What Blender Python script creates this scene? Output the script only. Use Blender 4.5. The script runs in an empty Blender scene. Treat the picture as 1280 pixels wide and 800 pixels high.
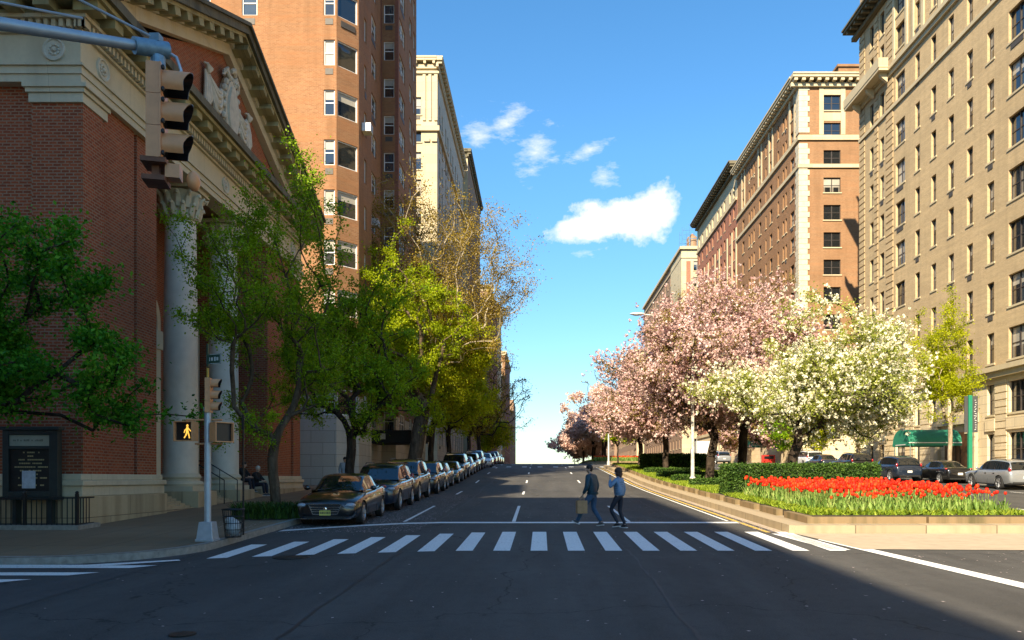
import bpy, bmesh, math, random
import numpy as np
from mathutils import Vector, Matrix, noise as mnoise
R=math.radians; PI=math.pi
random.seed(7); rng=np.random.default_rng(7)
scene=bpy.context.scene; COL=scene.collection

# ---------------------------------------------------------------- ground profile of the avenue (rises to a crest)
_ky=[-400,-60,0,22.5,32.5,42.5,50,60,75,90,105,120,140,200,300,900]
_kz=[-13,-2.0,0,.735,1.07,1.42,1.73,2.28,3.05,3.66,4.05,4.25,4.22,2.6,-1,-16]
STEP=2.5
def _G0(y): return float(np.interp(y,_ky,_kz))
def G(y):
    a=math.floor(y/STEP)*STEP; t=(y-a)/STEP
    return _G0(a)*(1-t)+_G0(a+STEP)*t

# ---------------------------------------------------------------- materials
class NT:
    def __init__(s,tree): s.t=tree; s.n=tree.nodes; s.l=tree.links
    def node(s,typ,**kw):
        nd=s.n.new(typ)
        for k,v in kw.items():
            if k.startswith('_'): setattr(nd,k[1:],v)
        for k,v in kw.items():
            if k.startswith('_'): continue
            key=k
            if k.startswith('i') and k[1:].isdigit(): key=int(k[1:])
            else: key=k.replace('__',' ')
            if isinstance(v,bpy.types.NodeSocket): s.l.new(v,nd.inputs[key])
            else: nd.inputs[key].default_value=v
        return nd
    def m(s,op,a,b=None,c=None,clamp=False):
        nd=s.n.new('ShaderNodeMath'); nd.operation=op; nd.use_clamp=clamp
        for i,v in enumerate((a,b,c)):
            if v is None: continue
            if isinstance(v,bpy.types.NodeSocket): s.l.new(v,nd.inputs[i])
            else: nd.inputs[i].default_value=v
        return nd.outputs[0]
    def mix(s,f,a,b,mode='MIX'):
        nd=s.n.new('ShaderNodeMix'); nd.data_type='RGBA'; nd.blend_type=mode
        for i,v in ((0,f),(6,a),(7,b)):
            if isinstance(v,bpy.types.NodeSocket): s.l.new(v,nd.inputs[i])
            else: nd.inputs[i].default_value=v if i==0 else c4(v)
        return nd.outputs[2]
    def ramp(s,f,stops,interp='LINEAR'):
        nd=s.n.new('ShaderNodeValToRGB'); cr=nd.color_ramp; cr.interpolation=interp
        while len(cr.elements)<len(stops): cr.elements.new(.5)
        for e,(p,c) in zip(cr.elements,stops): e.position=p; e.color=c4(c)
        s.l.new(f,nd.inputs[0]); return nd.outputs[0]
    def noise(s,vec,scale,detail=4,rough=.55):
        nd=s.n.new('ShaderNodeTexNoise'); nd.inputs['Scale'].default_value=scale
        nd.inputs['Detail'].default_value=detail; nd.inputs['Roughness'].default_value=rough
        if vec is not None: s.l.new(vec,nd.inputs['Vector'])
        return nd.outputs['Fac']
def c4(c):
    if isinstance(c,(int,float)): return (c,c,c,1)
    return tuple(c) if len(c)==4 else tuple(c)+(1,)
def newmat(name):
    m=bpy.data.materials.new(name); m.use_nodes=True
    nt=NT(m.node_tree); b=m.node_tree.nodes['Principled BSDF']
    return m,nt,b
MATS={}
def setb(nt,b,**kw):
    for k,v in kw.items():
        k={'base':'Base Color','rough':'Roughness','metal':'Metallic','spec':'Specular IOR Level','coat':'Coat Weight','coatr':'Coat Roughness','normal':'Normal','emis':'Emission Color','emstr':'Emission Strength'}[k]
        if isinstance(v,bpy.types.NodeSocket): nt.l.new(v,b.inputs[k])
        else: b.inputs[k].default_value=c4(v) if 'Color' in k else v
def wpos(nt):
    return nt.node('ShaderNodeNewGeometry').outputs['Position']
def simple(name,col,rough=.6,metal=0,var=.15,scale=6,bump=0,coat=0,spec=.5,bscale=None):
    if name in MATS: return MATS[name]
    m,nt,b=newmat(name); p=wpos(nt)
    f=nt.noise(p,scale,5); f2=nt.noise(p,scale*.23,3)
    dark=tuple(x*(1-var) for x in col); lite=tuple(min(1,x*(1+var)) for x in col)
    c=nt.ramp(f,[(.3,dark),(.7,lite)])
    c=nt.mix(nt.m('MULTIPLY',f2,.35),c,tuple(x*(1-var*1.6) for x in col))
    setb(nt,b,base=c,rough=rough,metal=metal,coat=coat,spec=spec)
    if bump:
        bn=nt.node('ShaderNodeBump',Strength=bump,Distance=.02); nt.l.new(nt.noise(p,bscale or scale*6,4),bn.inputs['Height'])
        nt.l.new(bn.outputs[0],b.inputs['Normal'])
    MATS[name]=m; return m
def wall_uv(nt):
    g=nt.node('ShaderNodeNewGeometry')
    sp=nt.node('ShaderNodeSeparateXYZ'); nt.l.new(g.outputs['Position'],sp.inputs[0])
    sn=nt.node('ShaderNodeSeparateXYZ'); nt.l.new(g.outputs['True Normal'],sn.inputs[0])
    ax=nt.m('ABSOLUTE',sn.outputs[0]); isx=nt.m('GREATER_THAN',ax,.75)
    both=nt.m('MULTIPLY',nt.m('GREATER_THAN',ax,.3),nt.m('LESS_THAN',ax,.75))
    u=nt.m('ADD',nt.m('MULTIPLY',sp.outputs[1],isx),nt.m('MULTIPLY',sp.outputs[0],nt.m('SUBTRACT',1,isx)))
    cb=nt.node('ShaderNodeCombineXYZ'); nt.l.new(u,cb.inputs[0]); nt.l.new(sp.outputs[2],cb.inputs[1])
    return cb.outputs[0],g.outputs['Position'],sp
def brickmat(name,c1,c2,mortar,bw=.215,bh=.075,ms=.012,var=.3,stain=.25,bump=.5,big=None):
    m,nt,b=newmat(name); uv,p,sp=wall_uv(nt)
    br=nt.node('ShaderNodeTexBrick',Scale=1.0); nt.l.new(uv,br.inputs['Vector'])
    br.inputs['Brick Width'].default_value=bw; br.inputs['Row Height'].default_value=bh
    br.inputs['Mortar Size'].default_value=ms; br.inputs['Mortar Smooth'].default_value=.2; br.inputs['Bias'].default_value=0
    br.inputs['Color1'].default_value=c4(c1); br.inputs['Color2'].default_value=c4(c2); br.inputs['Mortar'].default_value=c4(mortar)
    # sparse darker headers and weathered areas
    f=nt.noise(uv,14,2); c=nt.mix(nt.ramp(f,[(.52,(0,0,0)),(.72,(var,var,var))]),br.outputs['Color'],tuple(x*.45 for x in c1))
    f2=nt.noise(p,.35,5,.6); c=nt.mix(nt.ramp(f2,[(.4,(0,0,0)),(.75,(stain,)*3)]),c,tuple(x*.62 for x in c1))
    mp=nt.node('ShaderNodeMapping'); nt.l.new(uv,mp.inputs[0]); mp.inputs['Scale'].default_value=(.25,3,1)
    f3=nt.noise(mp.outputs[0],1.0,4); c=nt.mix(nt.ramp(f3,[(.45,(0,0,0)),(.8,(stain*.8,)*3)]),c,tuple(min(1,x*1.45) for x in c2))
    mp2=nt.node('ShaderNodeMapping'); nt.l.new(uv,mp2.inputs[0]); mp2.inputs['Scale'].default_value=(1.2,.06,1)
    f4=nt.noise(mp2.outputs[0],1.0,4); c=nt.mix(nt.ramp(f4,[(.5,(0,0,0)),(.8,(stain*.8,)*3)]),c,tuple(x*.5 for x in c1))
    setb(nt,b,base=c,rough=.85,spec=.25)
    bn=nt.node('ShaderNodeBump',Strength=bump,Distance=.012); nt.l.new(nt.m('SUBTRACT',1,br.outputs['Fac']),bn.inputs['Height']); nt.l.new(bn.outputs[0],b.inputs['Normal'])
    MATS[name]=m; return m
def stonemat(name,col,block=(1.2,.5),joint=.015,var=.18,rough=.8,stain=.4,streakcol=None):
    m,nt,b=newmat(name); uv,p,sp=wall_uv(nt)
    br=nt.node('ShaderNodeTexBrick',Scale=1.0); nt.l.new(uv,br.inputs['Vector'])
    br.inputs['Brick Width'].default_value=block[0]; br.inputs['Row Height'].default_value=block[1]
    br.inputs['Mortar Size'].default_value=joint; br.inputs['Mortar Smooth'].default_value=.3; br.inputs['Bias'].default_value=0
    br.inputs['Color1'].default_value=c4(tuple(x*(1-var*.5) for x in col)); br.inputs['Color2'].default_value=c4(tuple(x*(1+var*.4) for x in col)); br.inputs['Mortar'].default_value=c4(tuple(x*.35 for x in col))
    c=br.outputs['Color']
    f=nt.noise(p,9,6,.7); c=nt.mix(nt.ramp(f,[(.4,(0,0,0)),(.8,(.35,)*3)]),c,tuple(x*.7 for x in col))
    mp2=nt.node('ShaderNodeMapping'); nt.l.new(uv,mp2.inputs[0]); mp2.inputs['Scale'].default_value=(1.6,.12,1)
    f4=nt.noise(mp2.outputs[0],1.0,5); c=nt.mix(nt.ramp(f4,[(.48,(0,0,0)),(.75,(stain,)*3)]),c,streakcol or tuple(x*.5 for x in col))
    setb(nt,b,base=c,rough=rough,spec=.3)
    bn=nt.node('ShaderNodeBump',Strength=.35,Distance=.02); nt.l.new(nt.m('ADD',nt.m('MULTIPLY',nt.m('SUBTRACT',1,br.outputs['Fac']),1.0),nt.m('MULTIPLY',nt.noise(p,30,4),.4)),bn.inputs['Height']); nt.l.new(bn.outputs[0],b.inputs['Normal'])
    MATS[name]=m; return m
def leafmat(name,stops,trans=.35,rough=.55):
    m,nt,b=newmat(name)
    a=nt.node('ShaderNodeAttribute'); a.attribute_name='rnd'; a.attribute_type='GEOMETRY'
    c=nt.ramp(a.outputs['Fac'],stops)
    setb(nt,b,base=c,rough=rough,spec=.2)
    tr=nt.node('ShaderNodeBsdfTranslucent'); hs=nt.node('ShaderNodeHueSaturation',Saturation=1.1,Value=1.25,Color=c)
    nt.l.new(hs.outputs[0],tr.inputs[0])
    mx=nt.node('ShaderNodeMixShader'); mx.inputs[0].default_value=trans
    nt.l.new(b.outputs[0],mx.inputs[1]); nt.l.new(tr.outputs[0],mx.inputs[2])
    nt.l.new(mx.outputs[0],m.node_tree.nodes['Material Output'].inputs[0])
    MATS[name]=m; return m
def barkmat(name,c1,c2,scale=6,patch=False):
    m,nt,b=newmat(name); p=wpos(nt)
    mp=nt.node('ShaderNodeMapping'); nt.l.new(p,mp.inputs[0]); mp.inputs['Scale'].default_value=(1,1,.3 if not patch else .7)
    f=nt.noise(mp.outputs[0],scale,6,.65)
    c=nt.ramp(f,[(.35,c1),(.5,tuple((a+b_)/2 for a,b_ in zip(c1,c2))),(.62,c2)])
    setb(nt,b,base=c,rough=.9,spec=.15)
    bn=nt.node('ShaderNodeBump',Strength=.8,Distance=.03); nt.l.new(nt.noise(mp.outputs[0],scale*3,5),bn.inputs['Height']); nt.l.new(bn.outputs[0],b.inputs['Normal'])
    MATS[name]=m; return m
def asphalt(name,base,worn=1.35):
    m,nt,b=newmat(name); p=wpos(nt)
    mp=nt.node('ShaderNodeMapping'); nt.l.new(p,mp.inputs[0]); mp.inputs['Scale'].default_value=(1,.12,1)
    f1=nt.noise(p,.35,6,.6); f2=nt.noise(mp.outputs[0],1.1,5,.6); f3=nt.noise(p,60,3,.7); f4=nt.noise(p,3.5,5,.7)
    c=nt.ramp(f1,[(.3,tuple(x*.75 for x in base)),(.55,base),(.75,tuple(x*worn for x in base))])
    c=nt.mix(nt.ramp(f2,[(.42,(0,0,0)),(.64,(.75,)*3)]),c,tuple(x*worn*1.15 for x in base))
    c=nt.mix(nt.ramp(f4,[(.5,(0,0,0)),(.72,(.5,)*3)]),c,tuple(x*.5 for x in base))
    c=nt.mix(nt.ramp(f3,[(.5,(0,0,0)),(.68,(.6,)*3)]),c,tuple(x*2.2 for x in base))
    # cracks and tar lines
    vo=nt.node('ShaderNodeTexVoronoi',_feature='DISTANCE_TO_EDGE',Scale=.16)
    wv=nt.node('ShaderNodeVectorMath',_operation='ADD'); nz=nt.node('ShaderNodeTexNoise',Scale=.9,Detail=5); nt.l.new(p,nz.inputs['Vector'])
    sc=nt.node('ShaderNodeVectorMath',_operation='SCALE'); nt.l.new(nz.outputs['Color'],sc.inputs[0]); sc.inputs['Scale'].default_value=1.6
    nt.l.new(p,wv.inputs[0]); nt.l.new(sc.outputs[0],wv.inputs[1]); nt.l.new(wv.outputs[0],vo.inputs['Vector'])
    cr=nt.m('LESS_THAN',vo.outputs['Distance'],nt.m('MULTIPLY',nt.noise(p,.8,3),.0045))
    c=nt.mix(nt.m('MULTIPLY',cr,.75),c,tuple(x*.3 for x in base))
    setb(nt,b,base=c,rough=.82,spec=.35)
    bn=nt.node('ShaderNodeBump',Strength=.5,Distance=.01); nt.l.new(nt.m('ADD',f3,nt.m('MULTIPLY',cr,-1)),bn.inputs['Height']); nt.l.new(bn.outputs[0],b.inputs['Normal'])
    MATS[name]=m; return m
def paintmark(name,col,wear=.5):
    m,nt,b=newmat(name); p=wpos(nt)
    f=nt.noise(p,22,5,.75); f2=nt.noise(p,1.7,4)
    w=nt.m('MULTIPLY',nt.ramp(f,[(.5,(0,0,0)),(.66,(1,1,1))]),nt.m('MULTIPLY',f2,wear*2),clamp=True)
    c=nt.mix(w,col,(.09,.09,.09)); setb(nt,b,base=c,rough=.6,spec=.3); MATS[name]=m; return m
def glassmat(name,base,rough=.04,spec=1.0,wav=.02):
    m,nt,b=newmat(name); p=wpos(nt)
    setb(nt,b,base=nt.mix(nt.noise(p,.8,2),base,tuple(x*.5 for x in base)),rough=rough,spec=spec)
    b.inputs['IOR'].default_value=1.6
    if wav:
        bn=nt.node('ShaderNodeBump',Strength=.35,Distance=wav); nt.l.new(nt.noise(p,1.3,1),bn.inputs['Height']); nt.l.new(bn.outputs[0],b.inputs['Normal'])
    MATS[name]=m; return m
def carpaint(name,col,metal=.0,rough=.28):
    m,nt,b=newmat(name); p=wpos(nt)
    setb(nt,b,base=nt.mix(nt.noise(p,3,3),col,tuple(x*.8 for x in col)),rough=rough,metal=metal,coat=1.0,coatr=.05)
    MATS[name]=m; return m

M_church_brick=brickmat('church_brick',(.43,.10,.036),(.24,.052,.022),(.34,.22,.14),bw=.22,bh=.085,ms=.016,var=.55,stain=.35)
M_tower_brick=brickmat('orange_brick',(.36,.18,.08),(.255,.11,.045),(.32,.2,.12),var=.45,stain=.85)
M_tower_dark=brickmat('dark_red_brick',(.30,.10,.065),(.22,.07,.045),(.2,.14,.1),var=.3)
M_brown_brick=brickmat('brown_brick',(.34,.19,.095),(.25,.125,.06),(.30,.2,.12),var=.4,stain=.7)
M_red_brick=brickmat('red_brown_brick',(.36,.15,.09),(.29,.10,.06),(.3,.2,.14),var=.25)
M_tan_brick=brickmat('tan_brick',(.59,.45,.265),(.47,.35,.195),(.42,.32,.2),var=.35,stain=.6)
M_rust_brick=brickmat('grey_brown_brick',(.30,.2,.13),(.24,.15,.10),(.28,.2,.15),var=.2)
M_cream=stonemat('cream_limestone',(.66,.55,.37),block=(1.6,.62),joint=.012,stain=.25)
M_creamplain=stonemat('cream_terracotta',(.52,.44,.29),block=(2.5,1.1),joint=.006,stain=.2)
M_rustic=stonemat('rusticated_stone',(.62,.5,.32),block=(30,.6),joint=.035,stain=.2)
M_churchstone=stonemat('pale_church_stone',(.64,.56,.40),block=(2.6,9),joint=.004,var=.1,stain=.35)
M_churchbase=stonemat('weathered_base_stone',(.52,.41,.25),block=(2.1,1.05),joint=.012,stain=.7,streakcol=(.16,.10,.05))
M_column=simple('column_stone',(.70,.65,.55),rough=.7,var=.08,scale=3,bump=.1)
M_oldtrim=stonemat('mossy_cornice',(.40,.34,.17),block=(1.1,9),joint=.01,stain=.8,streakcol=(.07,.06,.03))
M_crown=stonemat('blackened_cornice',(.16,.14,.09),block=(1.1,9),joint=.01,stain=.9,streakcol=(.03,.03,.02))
M_relief=simple('relief_stone',(.60,.56,.46),rough=.8,var=.15,scale=5,bump=.2)
M_greystone=stonemat('grey_ground_storey_stone',(.5,.45,.36),block=(1.4,.7),joint=.012,stain=.35)
M_ironblk=simple('black_iron',(.02,.021,.022),rough=.45,var=.2,metal=.3)
M_darkgreenboard=simple('dark_green_cabinet',(.018,.03,.03),rough=.5,var=.2)
M_galv=simple('galvanised_steel',(.42,.48,.53),rough=.42,var=.12,scale=8,metal=.45,bump=.05)
M_signal=simple('ochre_signal_paint',(.72,.33,.14),rough=.45,var=.1,scale=10)
M_signaldk=simple('signal_lens_dark',(.015,.012,.012),rough=.3,var=.1)
M_concrete=stonemat('kerb_concrete',(.37,.295,.19),block=(1.83,9),joint=.018,stain=.7,var=.3)
M_apron=simple('pale_apron_concrete',(.40,.325,.225),rough=.9,var=.12,scale=3,bump=.3)
M_bordertimber=stonemat('weathered_bed_edging',(.27,.19,.10),block=(9,9),joint=.001,stain=.95,var=.3,streakcol=(.05,.055,.02))
M_kerbgran=simple('granite_kerb',(.30,.28,.24),rough=.85,var=.25,scale=9,bump=.3)
M_soil=simple('garden_soil',(.06,.045,.025),rough=1,var=.3,scale=8,bump=.5)
M_road=asphalt('asphalt',(.053,.051,.047))
M_road2=asphalt('cross_street_asphalt',(.058,.057,.055))
M_white=paintmark('white_road_paint',(.84,.84,.80),.4)
M_yellow=paintmark('yellow_road_paint',(.62,.42,.06),.5)
M_glassdk=glassmat('dark_glass',(.015,.018,.02))
M_glassbl=glassmat('bluish_glass',(.03,.05,.07))
M_glasswarm=glassmat('brownish_glass',(.05,.035,.02))
M_blind=glassmat('blind_behind_glass',(.5,.47,.4),rough=.12,spec=.6)
M_curtain=glassmat('curtain_behind_glass',(.28,.25,.2),rough=.1,spec=.7)
M_frame_w=simple('white_window_frame',(.75,.75,.72),rough=.5,var=.06)
M_frame_d=simple('dark_window_frame',(.05,.04,.035),rough=.5,var=.2)
M_frame_g=simple('grey_window_frame',(.3,.3,.28),rough=.5,var=.1)
M_louvre=simple('ac_louvre',(.07,.06,.05),rough=.6,var=.2)
M_roof=simple('roof_felt',(.1,.1,.1),rough=.95)
M_tyre=simple('tyre_rubber',(.02,.02,.02),rough=.8,var=.2)
M_rim=simple('alloy_rim',(.55,.56,.58),rough=.3,metal=.8,var=.05)
M_chrome=simple('chrome',(.75,.76,.78),rough=.12,metal=1,var=.03)
M_plastic=simple('black_plastic',(.018,.018,.018),rough=.5,var=.2)
M_carglass=glassmat('car_glass',(.01,.014,.016),rough=.02,wav=0)
M_headl=glassmat('headlamp_glass',(.45,.47,.5),rough=.08,wav=0)
M_taill=glassmat('tail_lamp_red',(.42,.012,.01),rough=.12,wav=0)
M_plate=simple('yellow_number_plate',(.62,.55,.12),rough=.5,var=.1)
M_platew=simple('white_number_plate',(.7,.7,.62),rough=.5,var=.1)
M_awning=simple('green_canvas',(.015,.20,.12),rough=.75,var=.12,scale=4)
M_awnblk=simple('black_canvas',(.015,.016,.018),rough=.75,var=.2)
M_greenpole=simple('green_painted_post',(.01,.20,.11),rough=.45,var=.1)
M_banner=simple('grey_banner_cloth',(.05,.053,.056),rough=.8,var=.15)
M_lettering=simple('pale_lettering',(.6,.6,.56),rough=.7,var=.1)
M_blackletter=simple('dark_lettering',(.05,.05,.05),rough=.7,var=.1)
M_amber=None
def emitmat(name,col,s):
    m,nt,b=newmat(name); setb(nt,b,base=col,emis=col,emstr=s,rough=.5); MATS[name]=m; return m
M_walk=emitmat('lit_walking_signal',(1.0,.55,.08),.45)
M_doorwood=simple('dark_door_wood',(.10,.05,.025),rough=.5,var=.3,scale=3)
M_redpaint=simple('red_doorway_paint',(.25,.03,.02),rough=.6,var=.3)

# ---------------------------------------------------------------- mesh helpers
def origin(o):
    v=Vector((0,0,0))
    while o is not None: v+=o.location; o=o.parent
    return v
class MB:
    def __init__(s): s.v=[]; s.f=[]; s.mi=[]
    def add(s,vs,fs,m=0):
        o=len(s.v); s.v.extend([tuple(v) for v in vs]); s.f.extend([tuple(i+o for i in f) for f in fs]); s.mi.extend([m]*len(fs)); return s
    def box(s,x0,x1,y0,y1,z0,z1,m=0):
        if x1<x0: x0,x1=x1,x0
        if y1<y0: y0,y1=y1,y0
        if z1<z0: z0,z1=z1,z0
        return s.add([(x0,y0,z0),(x1,y0,z0),(x1,y1,z0),(x0,y1,z0),(x0,y0,z1),(x1,y0,z1),(x1,y1,z1),(x0,y1,z1)],
            [(0,3,2,1),(4,5,6,7),(0,1,5,4),(1,2,6,5),(2,3,7,6),(3,0,4,7)],m)
    def obox(s,c,sx,sy,sz,rz=0,m=0,M=None):
        vs=[Vector((x*sx/2,y*sy/2,z*sz/2)) for z in(-1,1) for y in(-1,1) for x in(-1,1)]
        mat=(M if M is not None else Matrix.Rotation(rz,3,'Z'))
        vs=[mat@v+Vector(c) for v in vs]
        return s.add(vs,[(0,2,3,1),(4,5,7,6),(0,1,5,4),(1,3,7,5),(3,2,6,7),(2,0,4,6)],m)
    def bar(s,a,b,w,h=None,m=0):
        a=Vector(a); b=Vector(b); d=b-a; L=d.length
        if L<1e-6: return s
        q=d.to_track_quat('X','Z').to_matrix()
        return s.obox((a+b)/2,L,w,h or w,m=m,M=q)
    def tube(s,pts,rad,seg=8,m=0,cap=True):
        pts=[Vector(p) for p in pts]; n=len(pts)
        if isinstance(rad,(int,float)): rad=[rad]*n
        vs=[]; fs=[]; up=None
        for i,p in enumerate(pts):
            t=(pts[min(i+1,n-1)]-pts[max(i-1,0)]).normalized()
            if up is None: up=Vector((0,0,1)) if abs(t.z)<.9 else Vector((1,0,0))
            a=t.cross(up).normalized(); b=a.cross(t).normalized(); up=b
            for k in range(seg):
                th=2*PI*k/seg; vs.append(p+(a*math.cos(th)+b*math.sin(th))*rad[i])
        for i in range(n-1):
            for k in range(seg):
                k2=(k+1)%seg; fs.append((i*seg+k,(i+1)*seg+k,(i+1)*seg+k2,i*seg+k2))
        if cap: fs.append(tuple(range(seg))); fs.append(tuple((n-1)*seg+k for k in reversed(range(seg))))
        return s.add(vs,fs,m)
    def lathe(s,prof,c,seg=24,m=0,flute=0,nfl=0):
        vs=[]; fs=[]; n=len(prof)
        for (r,z) in prof:
            for k in range(seg):
                th=2*PI*k/seg; vs.append((c[0]+r*math.cos(th),c[1]+r*math.sin(th),c[2]+z))
        for i in range(n-1):
            for k in range(seg):
                k2=(k+1)%seg; fs.append((i*seg+k,i*seg+k2,(i+1)*seg+k2,(i+1)*seg+k))
        fs.append(tuple(reversed(range(seg)))); fs.append(tuple((n-1)*seg+k for k in range(seg)))
        return s.add(vs,fs,m)
    def prism(s,poly,fn,a,b,m=0):
        """poly: list of 2D; fn(u,v,w)->xyz; extruded between w=a and w=b"""
        n=len(poly); vs=[fn(u,v,a) for u,v in poly]+[fn(u,v,b) for u,v in poly]
        fs=[tuple(range(n)),tuple(reversed(range(n,2*n)))]+[(i,i+n,(i+1)%n+n,(i+1)%n) for i in range(n)]
        return s.add(vs,fs,m)
    def ell(s,c,rx,ry,rz,seg=12,rings=8,m=0,M=None):
        vs=[];fs=[]
        for i in range(rings+1):
            ph=PI*i/rings
            for k in range(seg):
                th=2*PI*k/seg; v=Vector((rx*math.sin(ph)*math.cos(th),ry*math.sin(ph)*math.sin(th),rz*math.cos(ph)))
                if M is not None: v=M@v
                vs.append(v+Vector(c))
        for i in range(rings):
            for k in range(seg):
                k2=(k+1)%seg; fs.append((i*seg+k,(i+1)*seg+k,(i+1)*seg+k2,i*seg+k2))
        return s.add(vs,fs,m)
    def mesh(s,name,mats,off=(0,0,0),smooth=False,angle=35):
        me=bpy.data.meshes.new(name); ox,oy,oz=off
        me.from_pydata([(x-ox,y-oy,z-oz) for x,y,z in s.v],[],s.f)
        for m in mats: me.materials.append(m)
        if len(mats)>1: me.polygons.foreach_set('material_index',s.mi)
        me.validate(); bm=bmesh.new(); bm.from_mesh(me); bmesh.ops.recalc_face_normals(bm,faces=bm.faces); bm.to_mesh(me); bm.free()
        if smooth:
            me.polygons.foreach_set('use_smooth',[True]*len(me.polygons))
            me.set_sharp_from_angle(angle=R(angle))
        return me
    def build(s,name,mats,parent=None,smooth=False,world=True,angle=35,bevel=0):
        if not isinstance(mats,(list,tuple)): mats=[mats]
        off=origin(parent) if (parent is not None and world) else (0,0,0)
        me=s.mesh(name,mats,off,smooth,angle)
        o=bpy.data.objects.new(name,me); COL.objects.link(o); o.parent=parent
        if bevel:
            md=o.modifiers.new('b','BEVEL'); md.width=bevel; md.segments=2; md.limit_method='ANGLE'; md.angle_limit=R(40)
        return o
def build_each(mb,name,mats,parent,k=8):
    for i in range(0,len(mb.v),k):
        t=MB(); fs=[tuple(a-i for a in f) for f in mb.f if i<=f[0]<i+k]; t.add(mb.v[i:i+k],fs); t.build(name,mats,parent)
def thing(name,label,cat,loc=(0,0,0),rz=0,group=None):
    o=bpy.data.objects.new(name,None); COL.objects.link(o); o.location=loc; o.rotation_euler=(0,0,rz)
    o.empty_display_size=.3; return tag(o,label,cat,group)
def tag(o,label,cat,group=None,kind=None):
    o['label']=label
    if cat: o['category']=cat
    if group: o['group']=group
    if kind: o['kind']=kind
    return o
def struct(o,kind='structure'): o['kind']=kind; return o
def kids(o): return [c for c in bpy.data.objects if c.parent==o]
def copy_tree(o,parent=None,children=None):
    c=o.copy(); COL.objects.link(c); c.parent=parent
    for ch in list(o.children): copy_tree(ch,c)
    return c

# ---------------------------------------------------------------- draped sheets (follow the avenue's profile)
def drape(name,outline,dz,mat,skirt=0,kind='structure',parent=None,mb_only=False,ymax=None,skirtmat=None):
    bm=bmesh.new(); vs=[bm.verts.new((x,y,0)) for x,y in outline]; bm.faces.new(vs)
    ys=[p[1] for p in outline]; a=math.floor(min(ys)/STEP)*STEP; b=max(ys)
    y=a+STEP
    while y<b:
        if y>min(ys):
            bmesh.ops.bisect_plane(bm,geom=bm.verts[:]+bm.edges[:]+bm.faces[:],plane_co=(0,y,0),plane_no=(0,1,0),dist=1e-5)
        y+=STEP
    if skirt:
        bed=[e for e in bm.edges if len(e.link_faces)==1]
        r=bmesh.ops.extrude_edge_only(bm,edges=bed)
        low=set(v for v in r['geom'] if isinstance(v,bmesh.types.BMVert))
        sf=[f for f in r['geom'] if isinstance(f,bmesh.types.BMFace)]
    else: low=set(); sf=[]
    for v in bm.verts: v.co.z=G(v.co.y)+dz-(skirt if v in low else 0)
    bmesh.ops.recalc_face_normals(bm,faces=bm.faces)
    me=bpy.data.meshes.new(name)
    me.materials.append(mat)
    if skirtmat:
        me.materials.append(skirtmat)
        for f in sf: f.material_index=1
    for f in bm.faces:
        if f not in sf and f.normal.z<0: f.normal_flip()
    bm.to_mesh(me); bm.free()
    o=bpy.data.objects.new(name,me); COL.objects.link(o); o.parent=parent
    if kind: o['kind']=kind
    return o
def arc(cx,cy,r,a0,a1,n=8): return [(cx+r*math.cos(R(a0+(a1-a0)*i/n)),cy+r*math.sin(R(a0+(a1-a0)*i/n))) for i in range(n+1)]
# ---------------------------------------------------------------- setting: ground, roads, pavements, markings
struct(drape('ground',[(-400,-250),(500,-250),(500,850),(-400,850)],-.06,M_road2))
drape('avenue_road',[(-7.1,-60),(27.9,-60),(27.9,420),(-7.1,420)],0,M_road)
drape('cross_street_road',[(-90,6.2),(-7.1,6.2),(-7.1,17.5),(-90,17.5)],.004,M_road2)
LK=-7.05; RK=27.8; MX0=6.55; MX1=14.0
M_pave=brickmat('pavement_slabs',(.27,.195,.12),(.23,.165,.10),(.09,.08,.06),bw=1.5,bh=1.5,ms=.012,var=.2,stain=.5,bump=.2)
def ground_uv_fix(m):
    nt=NT(m.node_tree); br=[n for n in m.node_tree.nodes if n.type=='TEX_BRICK'][0]
    p=wpos(nt)
    for l in list(br.inputs['Vector'].links): m.node_tree.links.remove(l)
    nt.l.new(p,br.inputs['Vector']); br.offset=0
ground_uv_fix(M_pave)
# north-west pavement with rounded corner
cr=2.6
outl=[(-90,14.6)]+arc(LK-cr,14.6+cr,cr,-90,0)+[(LK,78),(LK-.0,78),(-90,78)]
drape('pavement',outl,.15,M_pave,skirt=.2,skirtmat=M_kerbgran)
k=[(-90,14.6)]+arc(LK-cr,14.6+cr,cr,-90,0)+[(LK,78)]
kin=[(LK-.17,78)]+arc(LK-cr,14.6+cr,cr-.17,0,-90)+[(-90,14.77)]
drape('kerb',k+kin,.156,M_kerbgran)
drape('pavement',[(-90,-60),(LK,-60),(LK,3.6),(LK-2.6,6.2),(-90,6.2)],.15,M_pave,skirt=.2,skirtmat=M_kerbgran)
for y0,y1 in ((93,160),(174,240),(253,330)):
    drape('pavement',[(-60,y0),(LK,y0),(LK,y1),(-60,y1)],.15,M_pave,skirt=.2,skirtmat=M_kerbgran)
for y0,y1 in ((12.5,80),(93,160),(174,240),(253,330)):
    drape('pavement',[(RK,y0),(90,y0),(90,y1),(RK,y1)],.15,M_apron,skirt=.2,skirtmat=M_kerbgran)
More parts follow.
